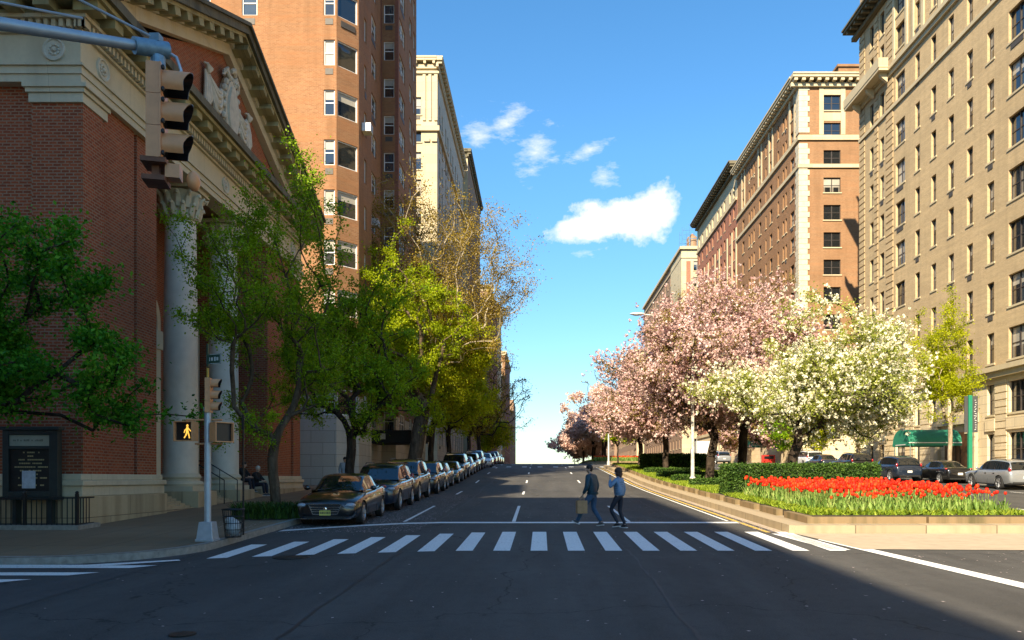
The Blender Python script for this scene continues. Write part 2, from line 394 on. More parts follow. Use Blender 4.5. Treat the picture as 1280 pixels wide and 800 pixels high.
# medians: kerb ledge, bed edging, lawn
def median(y0,y1):
    drape('median_kerb',[(MX0+.12,y0),(MX1,y0),(MX1,y1),(MX0,y1),(MX0,y0+.12)],.22,M_concrete,skirt=.4)
    e=MX0+.62; e1=MX1-.35
    drape('lawn_soil',[(e+.2,y0+.75),(e1-.2,y0+.75),(e1-.2,y1-.6),(e+.2,y1-.6)],.40,M_soil,skirt=.3)
    mb=MB()
    def seg(xa,ya,xb,yb,w=.2):
        n=max(1,int(math.hypot(xb-xa,yb-ya)/2.4)); 
        for i in range(n):
            t0=i/n;t1=(i+1)/n-.012; a=(xa+(xb-xa)*t0,ya+(yb-ya)*t0); b=(xa+(xb-xa)*t1,ya+(yb-ya)*t1)
            j=random.uniform(-.02,.02); h=random.uniform(.17,.20)
            za=G(a[1])+.22; zb=G(b[1])+.22
            if xa==xb: mb.add([(xa+j,a[1],za),(xa+w+j,a[1],za),(xa+w+j,b[1],zb),(xa+j,b[1],zb),(xa+j,a[1],za+h),(xa+w+j,a[1],za+h),(xa+w+j,b[1],zb+h),(xa+j,b[1],zb+h)],[(0,3,2,1),(4,5,6,7),(0,1,5,4),(1,2,6,5),(2,3,7,6),(3,0,4,7)])
            else: mb.box(a[0],b[0],ya+j,ya+w+j,za-.05,za+h)
    seg(e,y0+.55,e1,y0+.55); seg(e,y0+.76,e,y1-.6); seg(e1-.2,y0+.76,e1-.2,y1-.6)
    o=mb.build('bed_edging',M_bordertimber); return o
ED=[tag(median(20.3,78),'weathered low edging round the nearest median flower bed','edging'),
    tag(median(96,158),'low edging round the second median beyond the far crossing','edging')]
drape('median_kerb',[(MX0,176),(MX1,176),(MX1,236),(MX0,236)],.27,M_concrete,skirt=.4)
drape('median_apron',[(MX0+.5,17.0),(MX1+.8,16.6),(MX1+.8,20.28),(MX0+.1,20.28)],.012,M_apron)
drape('gutter_strip',[(6.28,20.4),(6.54,20.4),(6.54,78),(6.28,78)],.008,M_apron)
# fallen blossom drift beside the kerb comes with the litter below
MK=[]
def mark(name,pts,m=M_white,dz=.009): o=drape(name,pts,dz,m); MK.append(o); return o
def yn(x): return 16.75 if x>-1.5 else 16.75-(-1.5-x)**1.35*.14
def yf(x): return 20.75 if x>-1 else 20.75-(-1-x)**1.4*.26
xs=np.arange(-6.55,6.6,.8)
for x in xs:
    x=float(x); mark('crosswalk_marking',[(x,yn(x)),(x+.36,yn(x+.36)),(x+.38,yf(x)),(x+.02,yf(x))])
st=[(x,23.3 if x>-3 else 23.3-(-3-x)**1.5*.32) for x in np.linspace(-6.9,6.1,14)]
mark('stop_line_marking',[(float(a),float(b)) for a,b in st]+[(float(a),float(b)+.42) for a,b in reversed(st)])
mark('crosswalk_edge_marking',[(6.75,18.9),(7.0,19.2),(7.95,11.5),(7.6,11.2)])
mark('crosswalk_edge_marking',[(6.05,20.3),(6.6,20.1),(6.75,16.9),(6.35,16.9)])
for i,(y,xr,xl) in enumerate([(14.9,-8.6,-30),(14.2,-7.4,-30),(13.35,-8.0,-30),(12.6,-8.7,-30),(11.85,-9.3,-30),(11.1,-9.8,-30)]):
    mark('crosswalk_marking',[(xl,y+.05*0),(xr,y),(xr+.35,y+.34),(xl,y+.34)],dz=.013)
mark('crosswalk_marking',[(-30,14.35),(-8.2,14.35),(-6.9,15.15),(-7.0,15.3),(-8.4,14.58),(-30,14.58)],dz=.018)
for lx in (-4.1,-.78,2.72):
    mark('lane_marking',[(lx,23.8),(lx+.11,23.8),(lx+.11,30.8),(lx,30.8)])
    y=39.0
    while y<140: mark('lane_marking',[(lx,y),(lx+.11,y),(lx+.11,y+3),(lx,y+3)]); y+=12.2
for lx in (17.8,21.3,24.9):
    y=14.0
    while y<110: mark('lane_marking',[(lx,y),(lx+.11,y),(lx+.11,y+3),(lx,y+3)]); y+=12.2
mark('centre_line_marking',[(6.0,20.6),(6.13,20.6),(6.13,78),(6.0,78)],M_yellow)
mark('centre_line_marking',[(5.78,24),(5.86,24),(5.86,78),(5.78,78)],M_white)
for yy in (79.5,93.5):
    for x in np.arange(-6.4,26,1.6): mark('crosswalk_marking',[(float(x),yy),(float(x)+.5,yy),(float(x)+.5,yy+1.8),(float(x),yy+1.8)])
M_tar=simple('tar_seam',(.018,.018,.018),rough=.6,var=.3)
for sx,ya,yb in ((-2.92,8.0,17.2),(1.87,8.0,20.5),(-3.05,24,60),(4.4,24,70)):
    r_=random.Random(int(sx*100)); P=[];Q=[]; y=ya; o=0
    while y<yb:
        o+=r_.uniform(-.035,.035); o*=.93; w=r_.uniform(.008,.032); P.append((sx+o-w,y)); Q.append((sx+o+w,y)); y+=.3
    mark('road_seam',P+Q[::-1],M_tar,dz=.005)
mb=MB(); c=(-4.95,15.75); z=G(c[1])
mb.lathe([(.36,0),(.36,.012)],(c[0],c[1],z),24)
mb.lathe([(.30,.0),(.30,.017)],(c[0],c[1],z),24,m=1)
tag(mb.build('manhole_cover',[simple('manhole_rim',(.05,.045,.04),rough=.6,metal=.4),simple('manhole_iron',(.03,.028,.025),rough=.5,metal=.5,bump=.4)]),'round dark iron manhole cover in the asphalt left of the crosswalk','manhole cover')
mb=MB(); c=(-4.1,9.05); mb.lathe([(.15,0),(.15,.014)],(c[0],c[1],G(c[1])),18)
tag(mb.build('valve_cover',MATS['manhole_iron']),'small round iron valve cover in the near asphalt','valve cover')

# ---------------------------------------------------------------- facades and windows
WCACHE={}
def window_mesh(w,h,style,var,fm,sill=True,ac=False,sm=None):
    key=(round(w,2),round(h,2),style,var,fm.name,sill,ac)
    if key in WCACHE: return WCACHE[key]
    fr=MB(); gl=MB(); t=.06
    fr.box(-w/2,-w/2+t,-.04,.06,0,h); fr.box(w/2-t,w/2,-.04,.06,0,h); fr.box(-w/2+t,w/2-t,-.04,.06,0,t); fr.box(-w/2+t,w/2-t,-.04,.06,h-t,h)
    if style=='single': units=[(-w/2+t,w/2-t)]
    elif style=='pair': units=[(-w/2+t,-.05),(.05,w/2-t)]
    elif style=='triple': a=(w-2*t-.16)/3; units=[(-w/2+t+i*(a+.08),-w/2+t+i*(a+.08)+a) for i in range(3)]
    elif style=='fixed': units=[(-w/2+t,w/2-t)]
    elif style=='pic': units=[(-w/2+t,-w/2+w*.32),(-w/2+w*.32+.08,w/2-t)]
    for i in range(len(units)-1): fr.box(units[i][1],units[i+1][0],-.045,.06,t,h-t)
    rr=random.Random(hash((round(w,1),style,var)) if False else (var*31+len(style)))
    for i,(a,b) in enumerate(units):
        mid=h*.5; big=(style=='pic' and i==1) or style=='fixed'
        if not big: fr.box(a,b,-.02,.05,mid-.03,mid+.03)
        # glass: lower sash, upper sash; some with a blind or curtains showing behind
        bl=[0,.35,.62,1.0,.2,.0][var%6]; cur=var in(2,5)
        zt=h-t; z0=t
        zb=zt-(zt-z0)*bl
        def q(x0,x1,z0_,z1_,mi,y=.02): gl.add([(x0,y,z0_),(x1,y,z0_),(x1,y,z1_),(x0,y,z1_)],[(0,1,2,3)],mi)
        if zb>z0: 
            if cur and b-a>.4:
                cw=(b-a)*.2; q(a,a+cw,z0,zb,2); q(b-cw*.7,b,z0,zb,2); q(a+cw,b-cw*.7,z0,zb,0)
            else: q(a,b,z0,zb,0 if rr.random()<.7 else 3)
        if bl>0: q(a,b,zb,zt,1)
    if sill: fr.box(-w/2-.12,w/2+.12,-.30,.0,-.14,0,1)
    if ac: fr.box(-w/2+w*.15,w/2-w*.15,-.28 if sill else -.145,-.1,-.55,-.2,2)
    r=(fr.mesh('window',[fm,sm or M_creamplain,M_louvre]),gl.mesh('pane',[M_glassdk,M_blind,M_curtain,M_glassbl]))
    WCACHE[key]=r; return r
CAMX,CAMZ,FPX=0.,2.1,980.
def vis_score(p):
    x,y,z=p
    if y<1: return 0
    px=672+FPX*x/y; py=598-FPX*(z-CAMZ)/y
    if -40<px<1320 and -40<py<840: return 1/y
    return 0
class Building:
    def __init__(s,name,label,cat,loc,group=None):
        s.root=thing(name,label,cat,loc,group=group); s.wall={}; s.wins=[]; s.o=loc
    def mbof(s,part,mat):
        k=(part,mat.name)
        if k not in s.wall: s.wall[k]=(MB(),mat)
        return s.wall[k][0]
    def facade(s,P,d,n,L,zones,cols=[],rows=[],reveal=.2,style='single',fm=None,sill=True,part='wall',acp=.15,sm=None,skip=None,vw=None,open_=False):
        """P start (x,y); d unit along; n outward; zones [(z0,z1,mat)]; cols [(a,b[,style])]; rows [(za,zb)]"""
        holes=[]
        for c in cols:
            for r_ in rows:
                if skip and skip(c,r_): continue
                holes.append((c[0],c[1],r_[0],r_[1],c[2] if len(c)>2 else style))
        us=sorted(set([0,L]+[h[0] for h in holes]+[h[1] for h in holes])); zs=sorted(set([z for zn in zones for z in zn[:2]]+[h[2] for h in holes]+[h[3] for h in holes]))
        def pt(u,z,dep=0): return (P[0]+d[0]*u-n[0]*dep,P[1]+d[1]*u-n[1]*dep,z)
        hs=set()
        ui={u:i for i,u in enumerate(us)}; zi={z:i for i,z in enumerate(zs)}
        for h in holes:
            for i in range(ui[h[0]],ui[h[1]]):
                for j in range(zi[h[2]],zi[h[3]]): hs.add((i,j))
        for i in range(len(us)-1):
            j=0
            while j<len(zs)-1:
                if (i,j) in hs: j+=1; continue
                zc=(zs[j]+zs[j+1])/2; mt=[zn[2] for zn in zones if zn[0]<=zc<=zn[1]]
                if not mt: j+=1; continue
                mb=s.mbof(part,mt[0])
                mb.add([pt(us[i],zs[j]),pt(us[i+1],zs[j]),pt(us[i+1],zs[j+1]),pt(us[i],zs[j+1])],[(0,1,2,3)]); j+=1
        ang=math.atan2(n[0],-n[1])
        for (a,b,z0,z1,stl) in holes:
            zc=(z0+z1)/2; mt=[zn[2] for zn in zones if zn[0]<=zc<=zn[1]][0]; mb=s.mbof(part,mt)
            mb.add([pt(a,z0),pt(b,z0),pt(b,z1),pt(a,z1),pt(a,z0,reveal),pt(b,z0,reveal),pt(b,z1,reveal),pt(a,z1,reveal)],[(0,1,5,4),(1,2,6,5),(2,3,7,6),(3,0,4,7)])
            if not open_:
                w=b-a; p=pt((a+b)/2,z0,reveal)
                v=random.choice(vw or [0,0,1,2,3,4,5,5,1,2,0]); st=stl
                s.wins.append((p,ang,round(w,2),round(z1-z0,2),st,v,fm or M_frame_d,sill,random.random()<acp,sm))
    def finish(s,extra=()):
        for (part,mn),(mb,mat) in s.wall.items(): mb.build(part,mat,s.root)
        sc=sorted(s.wins,key=lambda w:-vis_score((w[0][0],w[0][1],w[0][2]+1)))
        rest=MB(); rm=[M_frame_d,M_glassdk,M_blind,M_creamplain,M_frame_w,M_curtain]
        n=0
        for (p,ang,w,h,st,v,fm,sill,ac,sm) in sc:
            if n<96 and vis_score((p[0],p[1],p[2]+1))>0:
                a,b=window_mesh(w,h,st,v,fm,sill,ac,sm)
                o=bpy.data.objects.new('window',a); COL.objects.link(o); o.parent=s.root; o.location=Vector(p)-Vector(s.o); o.rotation_euler=(0,0,ang)
                g=bpy.data.objects.new('pane',b); COL.objects.link(g); g.parent=o; n+=1
            else:
                M=Matrix.Translation(p)@Matrix.Rotation(ang,4,'Z'); a,b=window_mesh(w,h,st,v,fm,sill,ac,sm)
                for me in (a,b):
                    mm=[{M_frame_d.name:0,M_glassdk.name:1,M_glassbl.name:1,M_blind.name:2,M_frame_w.name:4,M_curtain.name:5}.get(x.name,3) for x in me.materials]
                    off=len(rest.v); rest.v.extend([tuple(M@vv.co) for vv in me.vertices])
                    for pl in me.polygons: rest.f.append(tuple(i+off for i in pl.vertices)); rest.mi.append(mm[pl.material_index])
        if rest.v: o=rest.build('windows' if False else 'window',rm,s.root); o['kind']='stuff'
        return s.root
def grid(a,b,step,w): 
    out=[];u=a
    while u+w<=b: out.append((u,u+w)); u+=step
    return out
def modillion(mb,P,d,n,L,z,proj,h,step=1.0,m=0,bw=.3):
    """cornice: soffit slab + blocks, running from P along d"""
    def b(u0,u1,o0,o1,z0,z1,mm):
        xa=P[0]+d[0]*u0+n[0]*o0; ya=P[1]+d[1]*u0+n[1]*o0; xb=P[0]+d[0]*u1+n[0]*o1; yb=P[1]+d[1]*u1+n[1]*o1
        mb.box(xa,xb,ya,yb,z0,z1,mm)
    b(-proj*.0,L,-.05,proj*.35,z,z+h*.35,m)
    b(0,L,-.05,proj,z+h*.62,z+h*.85,m); b(0,L,-.05,proj*1.1,z+h*.85+.002,z+h,m)
    u=.2
    while u<L-.3: b(u,u+bw,0.01,proj*.9,z+h*.36,z+h*.615,m); u+=step
def band(mb,x0,x1,y0,y1,z0,z1,proj,m=0):
    mb.box(x0-proj,x1+proj,y0-proj,y1+proj,z0,z1,m)

W_,E_,S_=(-1,0),(1,0),(0,-1)
BX=32.2; LX=-12.3
# ===== tan corner building, right foreground
b=Building('apartment_building','tall tan brick apartment block at right with cream stone base and green entrance awning','building',(45,48,G(48)))
y0,y1=17.,78.3; L=y1-y0
cols=[]
known=[(51.6,53.6,'pair'),(55.3,56.15),(58.0,58.8),(60.65,61.45),(63.35,64.15),(66.05,66.85),(68.75,70.5,'pair'),(72.85,73.7),(75.15,75.95)]
for c in known: cols.append((c[0]-y0,c[1]-y0)+tuple(c[2:]))
for c in ((47.9,48.7),(45.2,46.0),(42.5,43.3),(38.6,40.4,'pair'),(35,35.8),(32.2,33.0),(28,29.8,'pair'),(24.6,25.4),(21,21.8)): cols.append((c[0]-y0,c[1]-y0)+tuple(c[2:]))
rows=[(2.95,5.25),(6.6,8.75)]+[(z,z+2.15) for z in (10.25,13.85,17.4,21.0,24.6,28.2,31.8,35.95,40.4,43.5)]
ent=(61.5,63.0)
b.facade((BX,y0),(0,1),W_,L,[(1.0,9.3,M_cream),(9.3,50.5,M_tan_brick)],cols,rows,style='single',reveal=.24,acp=.22,skip=lambda c,r:(r[0]<3 and 56.5<c[0]+y0<64.5))
b.facade((BX,y1),(1,0),(0,1),30,[(1,50.5,M_tan_brick)]); b.facade((BX,y0),(1,0),S_,30,[(1,9.3,M_cream),(9.3,50.5,M_tan_brick)],[(u,u+.9) for u in range(3,27,4)],rows)
b.facade((BX+30,y0),(0,1),E_,L,[(1,50.5,M_tan_brick)])
mb=b.mbof('roof',M_roof); mb.box(BX+.3,BX+29.7,y0+.3,y1-.3,50.0,50.3)
t=MB()
# base cornice, string courses, band with balcony
t.box(BX-.55,BX-.01,y0-.5,y1,9.55,9.9); t.box(BX-.35,BX-.01,y0-.3,y1,9.15,9.548); t.box(BX-.1,BX-.01,y0,y1,8.95,9.148)
t.box(BX-.16,BX-.01,y0,y1+.05,35.55,35.85)
t.box(BX-.22,BX-.01,y0,y1+.1,38.7,39.1); t.box(BX-.42,BX-.01,y0,y1+.2,39.102,39.45); t.box(BX-.3,BX-.01,y0,y1+.1,39.452,39.62)
for c in known:
    for (za,zb) in rows[2:]:
        pass
build_each(t,'string_course',M_creamplain,b.root)
t=MB(); t.box(BX-1.25,BX-.43,71.1,y1+.9,39.15,39.4); t.box(BX-1.3,BX-1.18,71.05,y1+.95,39.402,40.25); t.box(BX-1.17,BX-.43,71.05,71.17,39.402,40.25)
for yy in (71.6,74.5,77.6):
    t.prism([(0,39.14),(-.75,39.14),(-.6,38.8),(0,38.3)],lambda u,v,w:(BX-.24+u,w,v),yy,yy+.35)
t.build('balcony',M_creamplain,b.root)
t=MB()
for (a,c) in ((70.95,72.35),(77.1,78.35),(74.1,74.8)):
    t=MB(); z=10.1   # rusticated brick quoin strips beside corner bay
    while z<46: t.box(BX-.07,BX-.01,a,c,z,z+.5); z+=.62
    t.build('quoin',M_tan_brick,b.root)
t=MB()
for (a,c) in ((69.0-.9,69.0-.5),(70.55,70.9),(66.95,67.25),(65.2,65.6),(62.3,62.8),(59.4,59.9),(57.0,57.4),(54.2,54.7)):
    t.box(BX-.14,BX-.01,a,c,39.7,46.2)
build_each(t,'pilaster',M_creamplain,b.root)
t=MB(); modillion(t,(BX,y0),(0,1),W_,L+1.0,46.2,1.35,1.1,step=.9)
t.build('cornice',M_crown,b.root)
t=MB(); t.box(BX-.12,BX-.01,y0,y1,50.2,50.7); t.box(BX-.3,BX-.02,y0,y1,50.702,50.85); t.build('parapet',M_creamplain,b.root)
# limestone base: rustication courses between windows
t=MB(); spans=[]; edges=sorted([(c[0]+y0,c[1]+y0) for c in cols]); prev=y0
for a,c in edges+[(y1,y1)]:
    if a-prev>.75 and not(56.3<a<64.6): spans.append((prev+.18,a-.18))
    prev=c
for (a,c) in spans:
    z=2.6
    while z<9.0: t.box(BX-.06,BX-.01,a,c,z,z+.42 if z<8.6 else 8.94); z+=.5
for (a,c) in edges:
    if 45<a<79 : t.box(BX-.1,BX-.01,a-.17,c+.17,5.45,6.3); 
t.box(BX-.22,BX-.01,y0,56.7,1.5,2.6); t.box(BX-.22,BX-.01,64.7,y1,1.5,2.6)
t.build('base_course',M_cream,b.root)
# recessed entrance below the awning
t=MB(); t.box(BX-.28,BX-.01,57.3,57.9,1.8,6.2);t.box(BX-.28,BX-.01,62.6,63.2,1.8,6.2);t.box(BX-.32,BX-.01,57.2,63.3,6.202,6.9)
t.build('door_surround',M_creamplain,b.root)
t=MB(); t.box(BX-.06,BX-.005,58.6,61.9,2.2,5.6); d_=t.build('door',M_doorwood,b.root)
t=MB(); [t.box(BX-.09,BX-.062,y,y+.06,2.3,5.5) for y in (59.6,60.22,60.9)]; t.build('door_frame',M_ironblk,d_)
b.finish()
TAN=b
# green barrel awning
def awning(name,label,y,x0,x1,zb,r,mat,loc,posts=True,flat=False):
    root=thing(name,label,'awning',loc); t=MB(); n=14
    prof=[(y-r*math.cos(PI*i/n),zb+(r*.78)*math.sin(PI*i/n)) for i in range(n+1)]
    pin=[(y+(p-y)*.97,zb+(q-zb)*.97-.0) for p,q in prof]
    poly=prof+list(reversed(pin))
    for i in range(n):
        q=[prof[i],prof[i+1],pin[i+1],pin[i]]
        t.prism(q,lambda u,v,w:(w,u,v),x0,x1)
    t.prism(prof,lambda u,v,w:(w,u,v),x0-.02,x0+.02)
    t.build('canopy',mat,root,smooth=True,angle=50)
    t=MB(); t.box(x0-.03,x1,y-r-.01,y-r+.02,zb-.22,zb); t.box(x0-.03,x1,y+r-.02,y+r+.01,zb-.22,zb); t.box(x0-.04,x0-.02,y-r,y+r,zb-.22,zb)
    t.build('valance',mat,root)
    t=MB(); t.box(x0-.05,x1,y-r-.03,y-r-.012,zb-.03,zb+.04); 
    t.box(x0-.06,x0-.045,y-.8,y+.8,zb-.15,zb-.08); t.build('trim',M_lettering,root)
    if posts:
        for yy in (y-r+.06,y+r-.06):
            t=MB(); zz=G(y)+.15; t.tube([(x0+.1,yy,zz),(x0+.1,yy,zb)],.035); t.tube([(x0+.1,yy,zz),(x0+.1,yy,zz+.12)],.06); t.build('post',M_chrome,root)
    return root
awning('entrance_awning','green barrel canvas awning over the pavement at the tan block entrance',60.2,27.9,BX-.35,G(60)+2.5,1.35,M_awning,(29,60.2,G(60)+.15))
awning('entrance_awning','small distant green awning seen between the median tree trunks',103.,27.6,BX-.1,G(103)+2.4,1.3,M_awning,(29,103,G(103)+.15))

def slabroof(b,x0,x1,y0,y1,z): b.mbof('roof',M_roof).box(x0+.3,x1-.3,y0+.3,y1-.3,z-.6,z-.3)
# ===== brown brick building, second on the right
b=Building('apartment_building','brown brick apartment block with white corner quoins and heavy bracketed cornice','building',(45,111,G(111)))
y0,y1=96.5,126.3; x1=60
rows=[(z,z+1.85) for z in [47.4-3.37*i for i in range(13)]]
zn=[(3,10,M_cream),(10,43.9,M_brown_brick),(43.9,51.5,M_brown_brick)]
b.facade((BX,y0),(1,0),S_,x1-BX,zn,[(3.0,5.1,'pair'),(10.5,12.6,'pair'),(16,17),(20,22,'pair')],rows,fm=M_frame_d,reveal=.2,vw=[0,1,2,4,5,0,3])
wc=[(98.4,99.8,'pair'),(101.3,101.9),(102.4,103.0),(104.6,105.2),(107.6,108.7,'pair'),(110.3,110.8),(112.9,114.0,'pair'),(116.3,116.9),(117.6,118.2),(119.0,119.6),(122.1,123.2,'pair')]
b.facade((BX,y0),(0,1),W_,y1-y0,zn,[(c[0]-y0,c[1]-y0)+tuple(c[2:]) for c in wc],rows,reveal=.22)
b.facade((x1,y0),(0,1),E_,y1-y0,zn); b.facade((BX,y1),(1,0),(0,1),x1-BX,zn); slabroof(b,BX,x1,y0,y1,51.5)
t=MB(); z=10.2; k=0
while z<50:
    w1,w2=((1.25,1.05) if k%2 else (1.0,1.3)); 
    if not(43.4<z+.3<44.6) : t.box(BX-.08,BX+w1,y0-.08,y0+w2,z,z+.62)
    z+=.65;k+=1
t.build('quoin',simple('white_quoin',(.55,.49,.36),var=.15,scale=2),b.root)
t=MB()
for (za,zb,p) in ((43.7,44.1,.22),(44.102,44.35,.12),(40.3,40.75,.2),(10,10.6,.35)):
    band(t,BX,x1,y0,y1,za,zb,p)
build_each(t,'string_course',M_creamplain,b.root)
t=MB(); t.box(BX+2.45,BX+2.98,y0-.1,y0+.02,44.4,50.2); t.box(BX+5.12,BX+5.65,y0-.1,y0+.02,44.4,50.2); t.box(BX+3.0,BX+5.1,y0-.06,y0+.02,46.1,47.1);t.box(BX+3.0,BX+5.1,y0-.06,y0+.02,49.3,50.2)
for c in wc:
    if len(c)>2: t.box(BX-.1,BX+.02,c[0]-.5,c[0]-.03,44.4,50.2); t.box(BX-.1,BX+.02,c[1]+.03,c[1]+.5,44.4,50.2)
t.build('window_surround',M_creamplain,b.root)
t=MB(); modillion(t,(BX-1.1,y0),(1,0),S_,x1-BX+1.1,50.2,1.1,1.35,step=.95,bw=.42); modillion(t,(BX,y0),(0,1),W_,y1-y0,50.2,1.1,1.35,step=.95,bw=.42)
t.build('cornice',M_creamplain,b.root)
t=MB(); t.box(BX+6,BX+20,y0+3,y0+20,51.4,54.3); t.box(BX+5.8,BX+20.2,y0+2.8,y0+20.2,54.302,54.6); t.build('penthouse',M_brown_brick,b.root)
b.finish()
# ===== red-brown third building
b=Building('apartment_building','red-brown brick apartment block with cream upper storeys in mid-row at right','building',(45,142,G(142)))
y0,y1=126.5,158.
rows=[(z,z+1.9) for z in [48.0-3.4*i for i in range(13)]]
zn=[(3,10,M_cream),(10,47.3,M_red_brick),(47.3,53.5,M_creamplain)]
b.facade((BX,y0),(0,1),W_,y1-y0,zn,[(u,u+1.1) for u in (1.5,4,8,10.5,13,17,19.5,22,26,29)],rows,reveal=.25)
b.facade((BX,y0),(1,0),S_,25,zn); b.facade((BX,y1),(1,0),(0,1),25,zn); b.facade((BX+25,y0),(0,1),E_,y1-y0,zn); slabroof(b,BX,BX+25,y0,y1,53.5)
t=MB(); modillion(t,(BX,y0-.6),(0,1),W_,y1-y0+.6,51.9,1.4,1.3,step=1.2); t.build('cornice',M_crown,b.root)
t=MB(); t.box(BX-.25,BX+.01,y0,y1,47.1,47.5); t.box(BX-.9,BX+.01,142,153,31.0,31.5); t.box(BX-.2,BX+.01,y0,y1,10,10.5)
for u in (0.2,3,6.2,12,15.3,21,24.2,30.6): t.box(BX-.12,BX+.01,y0+u,y0+u+.6,12,42.7)
build_each(t,'string_course',M_creamplain,b.root); b.finish()
# ===== beige fourth, across the next street, with water tank
b=Building('apartment_building','beige corner block with red brick strips below a rooftop water tank','building',(45,206,G(206)))
y0,y1=175.,237.
rows=[(z,z+2.1) for z in [48.5-3.6*i for i in range(12)]]
zn=[(2,41.5,M_rust_brick),(41.5,54.,M_creamplain)]
b.facade((BX,y0),(1,0),S_,25,[(2,54,M_creamplain)],[(2.6,4.2,'pair'),(4.6,6.0,'pair'),(9,10.5,'pair')],rows,fm=M_frame_g)
b.facade((BX,y0),(0,1),W_,y1-y0,[(2,54,M_rust_brick)],[(u,u+1.2) for u in range(2,58,4)],rows)
b.facade((BX,y1),(1,0),(0,1),25,zn); b.facade((BX+25,y0),(0,1),E_,y1-y0,zn); slabroof(b,BX,BX+25,y0,y1,54)
t=MB(); t.box(BX+1.0,BX+1.9,y0-.1,y0+.01,40,50.6); t.build('brick_strip',M_red_brick,b.root)
t=MB(); band(t,BX,BX+25,y0,y1,53.2,53.8,.5); band(t,BX,BX+25,y0,y1,38.6,39.2,.5); band(t,BX,BX+25,y0,y1,51.3,51.6,.2); t.box(BX-.12,BX+.01,y0,y0+14,20,53);build_each(t,'string_course',M_creamplain,b.root)
b.finish()
r_=thing('water_tank','rooftop water tank in blue scaffold above the beige corner block','water tank',(BX+3.5,181,53.8))
t=MB(); t.lathe([(1.3,1.6),(1.35,3.6),(1.2,3.8),(.1,4.8)],(BX+3.5,181,53.8),16); t.build('tank',simple('tank_wood',(.3,.18,.1)),r_)
t=MB()
for sx in(-1.7,0,1.7):
    for sy in(-1.7,1.7): t.bar((BX+2.6+sx,181+sy,53.4),(BX+2.6+sx,181+sy,59.5),.14)
for zz in (55,56.8,58.8):
    for sy in(-1.7,1.7): t.bar((BX+.9,181+sy,zz),(BX+4.3,181+sy,zz+.2),.1); t.bar((BX+.9,181+sy,zz),(BX+2.6,181+sy,zz+1.7),.08)
t.build('scaffold',simple('blue_scaffold',(.05,.18,.35)),r_)
b=Building('apartment_building','distant brown block closing the right row near the crest','building',(45,285,G(285)))
b.facade((BX,255),(0,1),W_,60,[(-4,44,M_rust_brick)],[(u,u+1.2) for u in range(2,58,4)],[(z,z+2) for z in range(2,42,4)]); b.facade((BX,255),(1,0),S_,25,[(-4,44,M_creamplain)],[(3,4.5),(8,9.5)],[(z,z+2) for z in range(2,42,4)])
b.facade((BX,315),(1,0),(0,1),25,[(-4,44,M_rust_brick)]); slabroof(b,BX,BX+25,255,315,44.2)
t=MB(); band(t,BX,BX+25,255,315,43.5,44.1,.5); t.build('cornice',M_creamplain,b.root); b.finish()

for (ya,yb,zt_,lb,mt) in ((330,392,36,'low brown block beyond the crest at the far right','M_rust_brick'),(410,470,30,'farthest brick block fading at the end of the right row','M_brown_brick')):
    b=Building('apartment_building',lb,'building',(45,(ya+yb)/2,G((ya+yb)/2))); mt=globals()[mt]
    b.facade((BX,ya),(0,1),W_,yb-ya,[(-12,zt_,mt)],[(u,u+1.2) for u in range(2,58,5)],[(z,z+2) for z in range(-2,zt_-3,4)]); b.facade((BX,ya),(1,0),S_,25,[(-12,zt_,mt)],[(3,4.5),(8,9.5)],[(z,z+2) for z in range(-2,zt_-3,4)])
    b.facade((BX,yb),(1,0),(0,1),25,[(-12,zt_,mt)]); slabroof(b,BX,BX+25,ya,yb,zt_+.2); b.finish()
# ===== left: orange brick tower behind the church
b=Building('apartment_tower','tall orange brick apartment tower with white angled bay windows behind the church','building',(-22,60,G(60)))
TB=M_tower_brick; zt=49.2
rowsT=[(z,z+1.5) for z in [26.35+2.93*i for i in range(-7,8)]]
zn=[(1.5,7,M_greystone),(7,zt,TB)]
# south face, chamfered bay, east faces
Lw=18.0; yS=46.0
b.facade((-29.9,yS),(1,0),S_,18.1,zn,[(9.2+.1,10.7,'pair'),(12.55,13.45),(17.35,18.0)],rowsT,fm=M_frame_w,sill=False,reveal=.12,acp=.85,vw=[1,1,0,3,4,1])
d=Vector((1.05,1.15)); Ld=d.length; dn=(d.x/Ld,d.y/Ld); nn=(dn[1],-dn[0])
b.facade((-11.8,yS),dn,nn,Ld,zn,[(.08,Ld-.08,'fixed')],rowsT,fm=M_frame_w,sill=False,reveal=.1,acp=.2,vw=[0,4,1,5])
bx=-10.75; yb=yS+1.15
b.facade((bx,yb),(0,1),E_,3.6,zn,[(1.5,2.1)],rowsT,fm=M_frame_w,sill=False,reveal=.12)
b.facade((-12.3,yb+3.6),(1,0),(0,1),1.55,zn)
b.facade((-12.3,yb+3.6),(0,1),E_,12.2-1.0,zn,[(3.0,4.2),(6.6,9.0,'pair')],rowsT,fm=M_frame_w,sill=False,reveal=.12,vw=[0,0,1,4])
yc=yb+3.6+11.2
b.facade((-12.3,yc),(1,0),S_,1.1,zn,[(.15,.97)],rowsT,fm=M_frame_w,sill=False,reveal=.12,acp=.8)
b.facade((-11.2,yc),(0,1),E_,10.5,zn,[(1.6,4.2,'pair'),(6.5,7.7),(8.8,9.7)],rowsT,fm=M_frame_w,sill=False,reveal=.12,vw=[0,0,1,4])
b.facade((-11.2,yc+10.5),(-1,0),(0,1),19,zn); b.facade((-29.9,yS),(0,1),W_,26,zn)
b.mbof('roof',M_roof).add([(-29.9,yS,zt),(-11.8,yS,zt),(bx,yb,zt),(bx,yb+3.6,zt),(-12.3,yb+3.6,zt),(-12.3,yc,zt),(-11.2,yc,zt),(-11.2,yc+10.5,zt),(-29.9,yc+10.5,zt)],[tuple(range(9))])
t=MB()
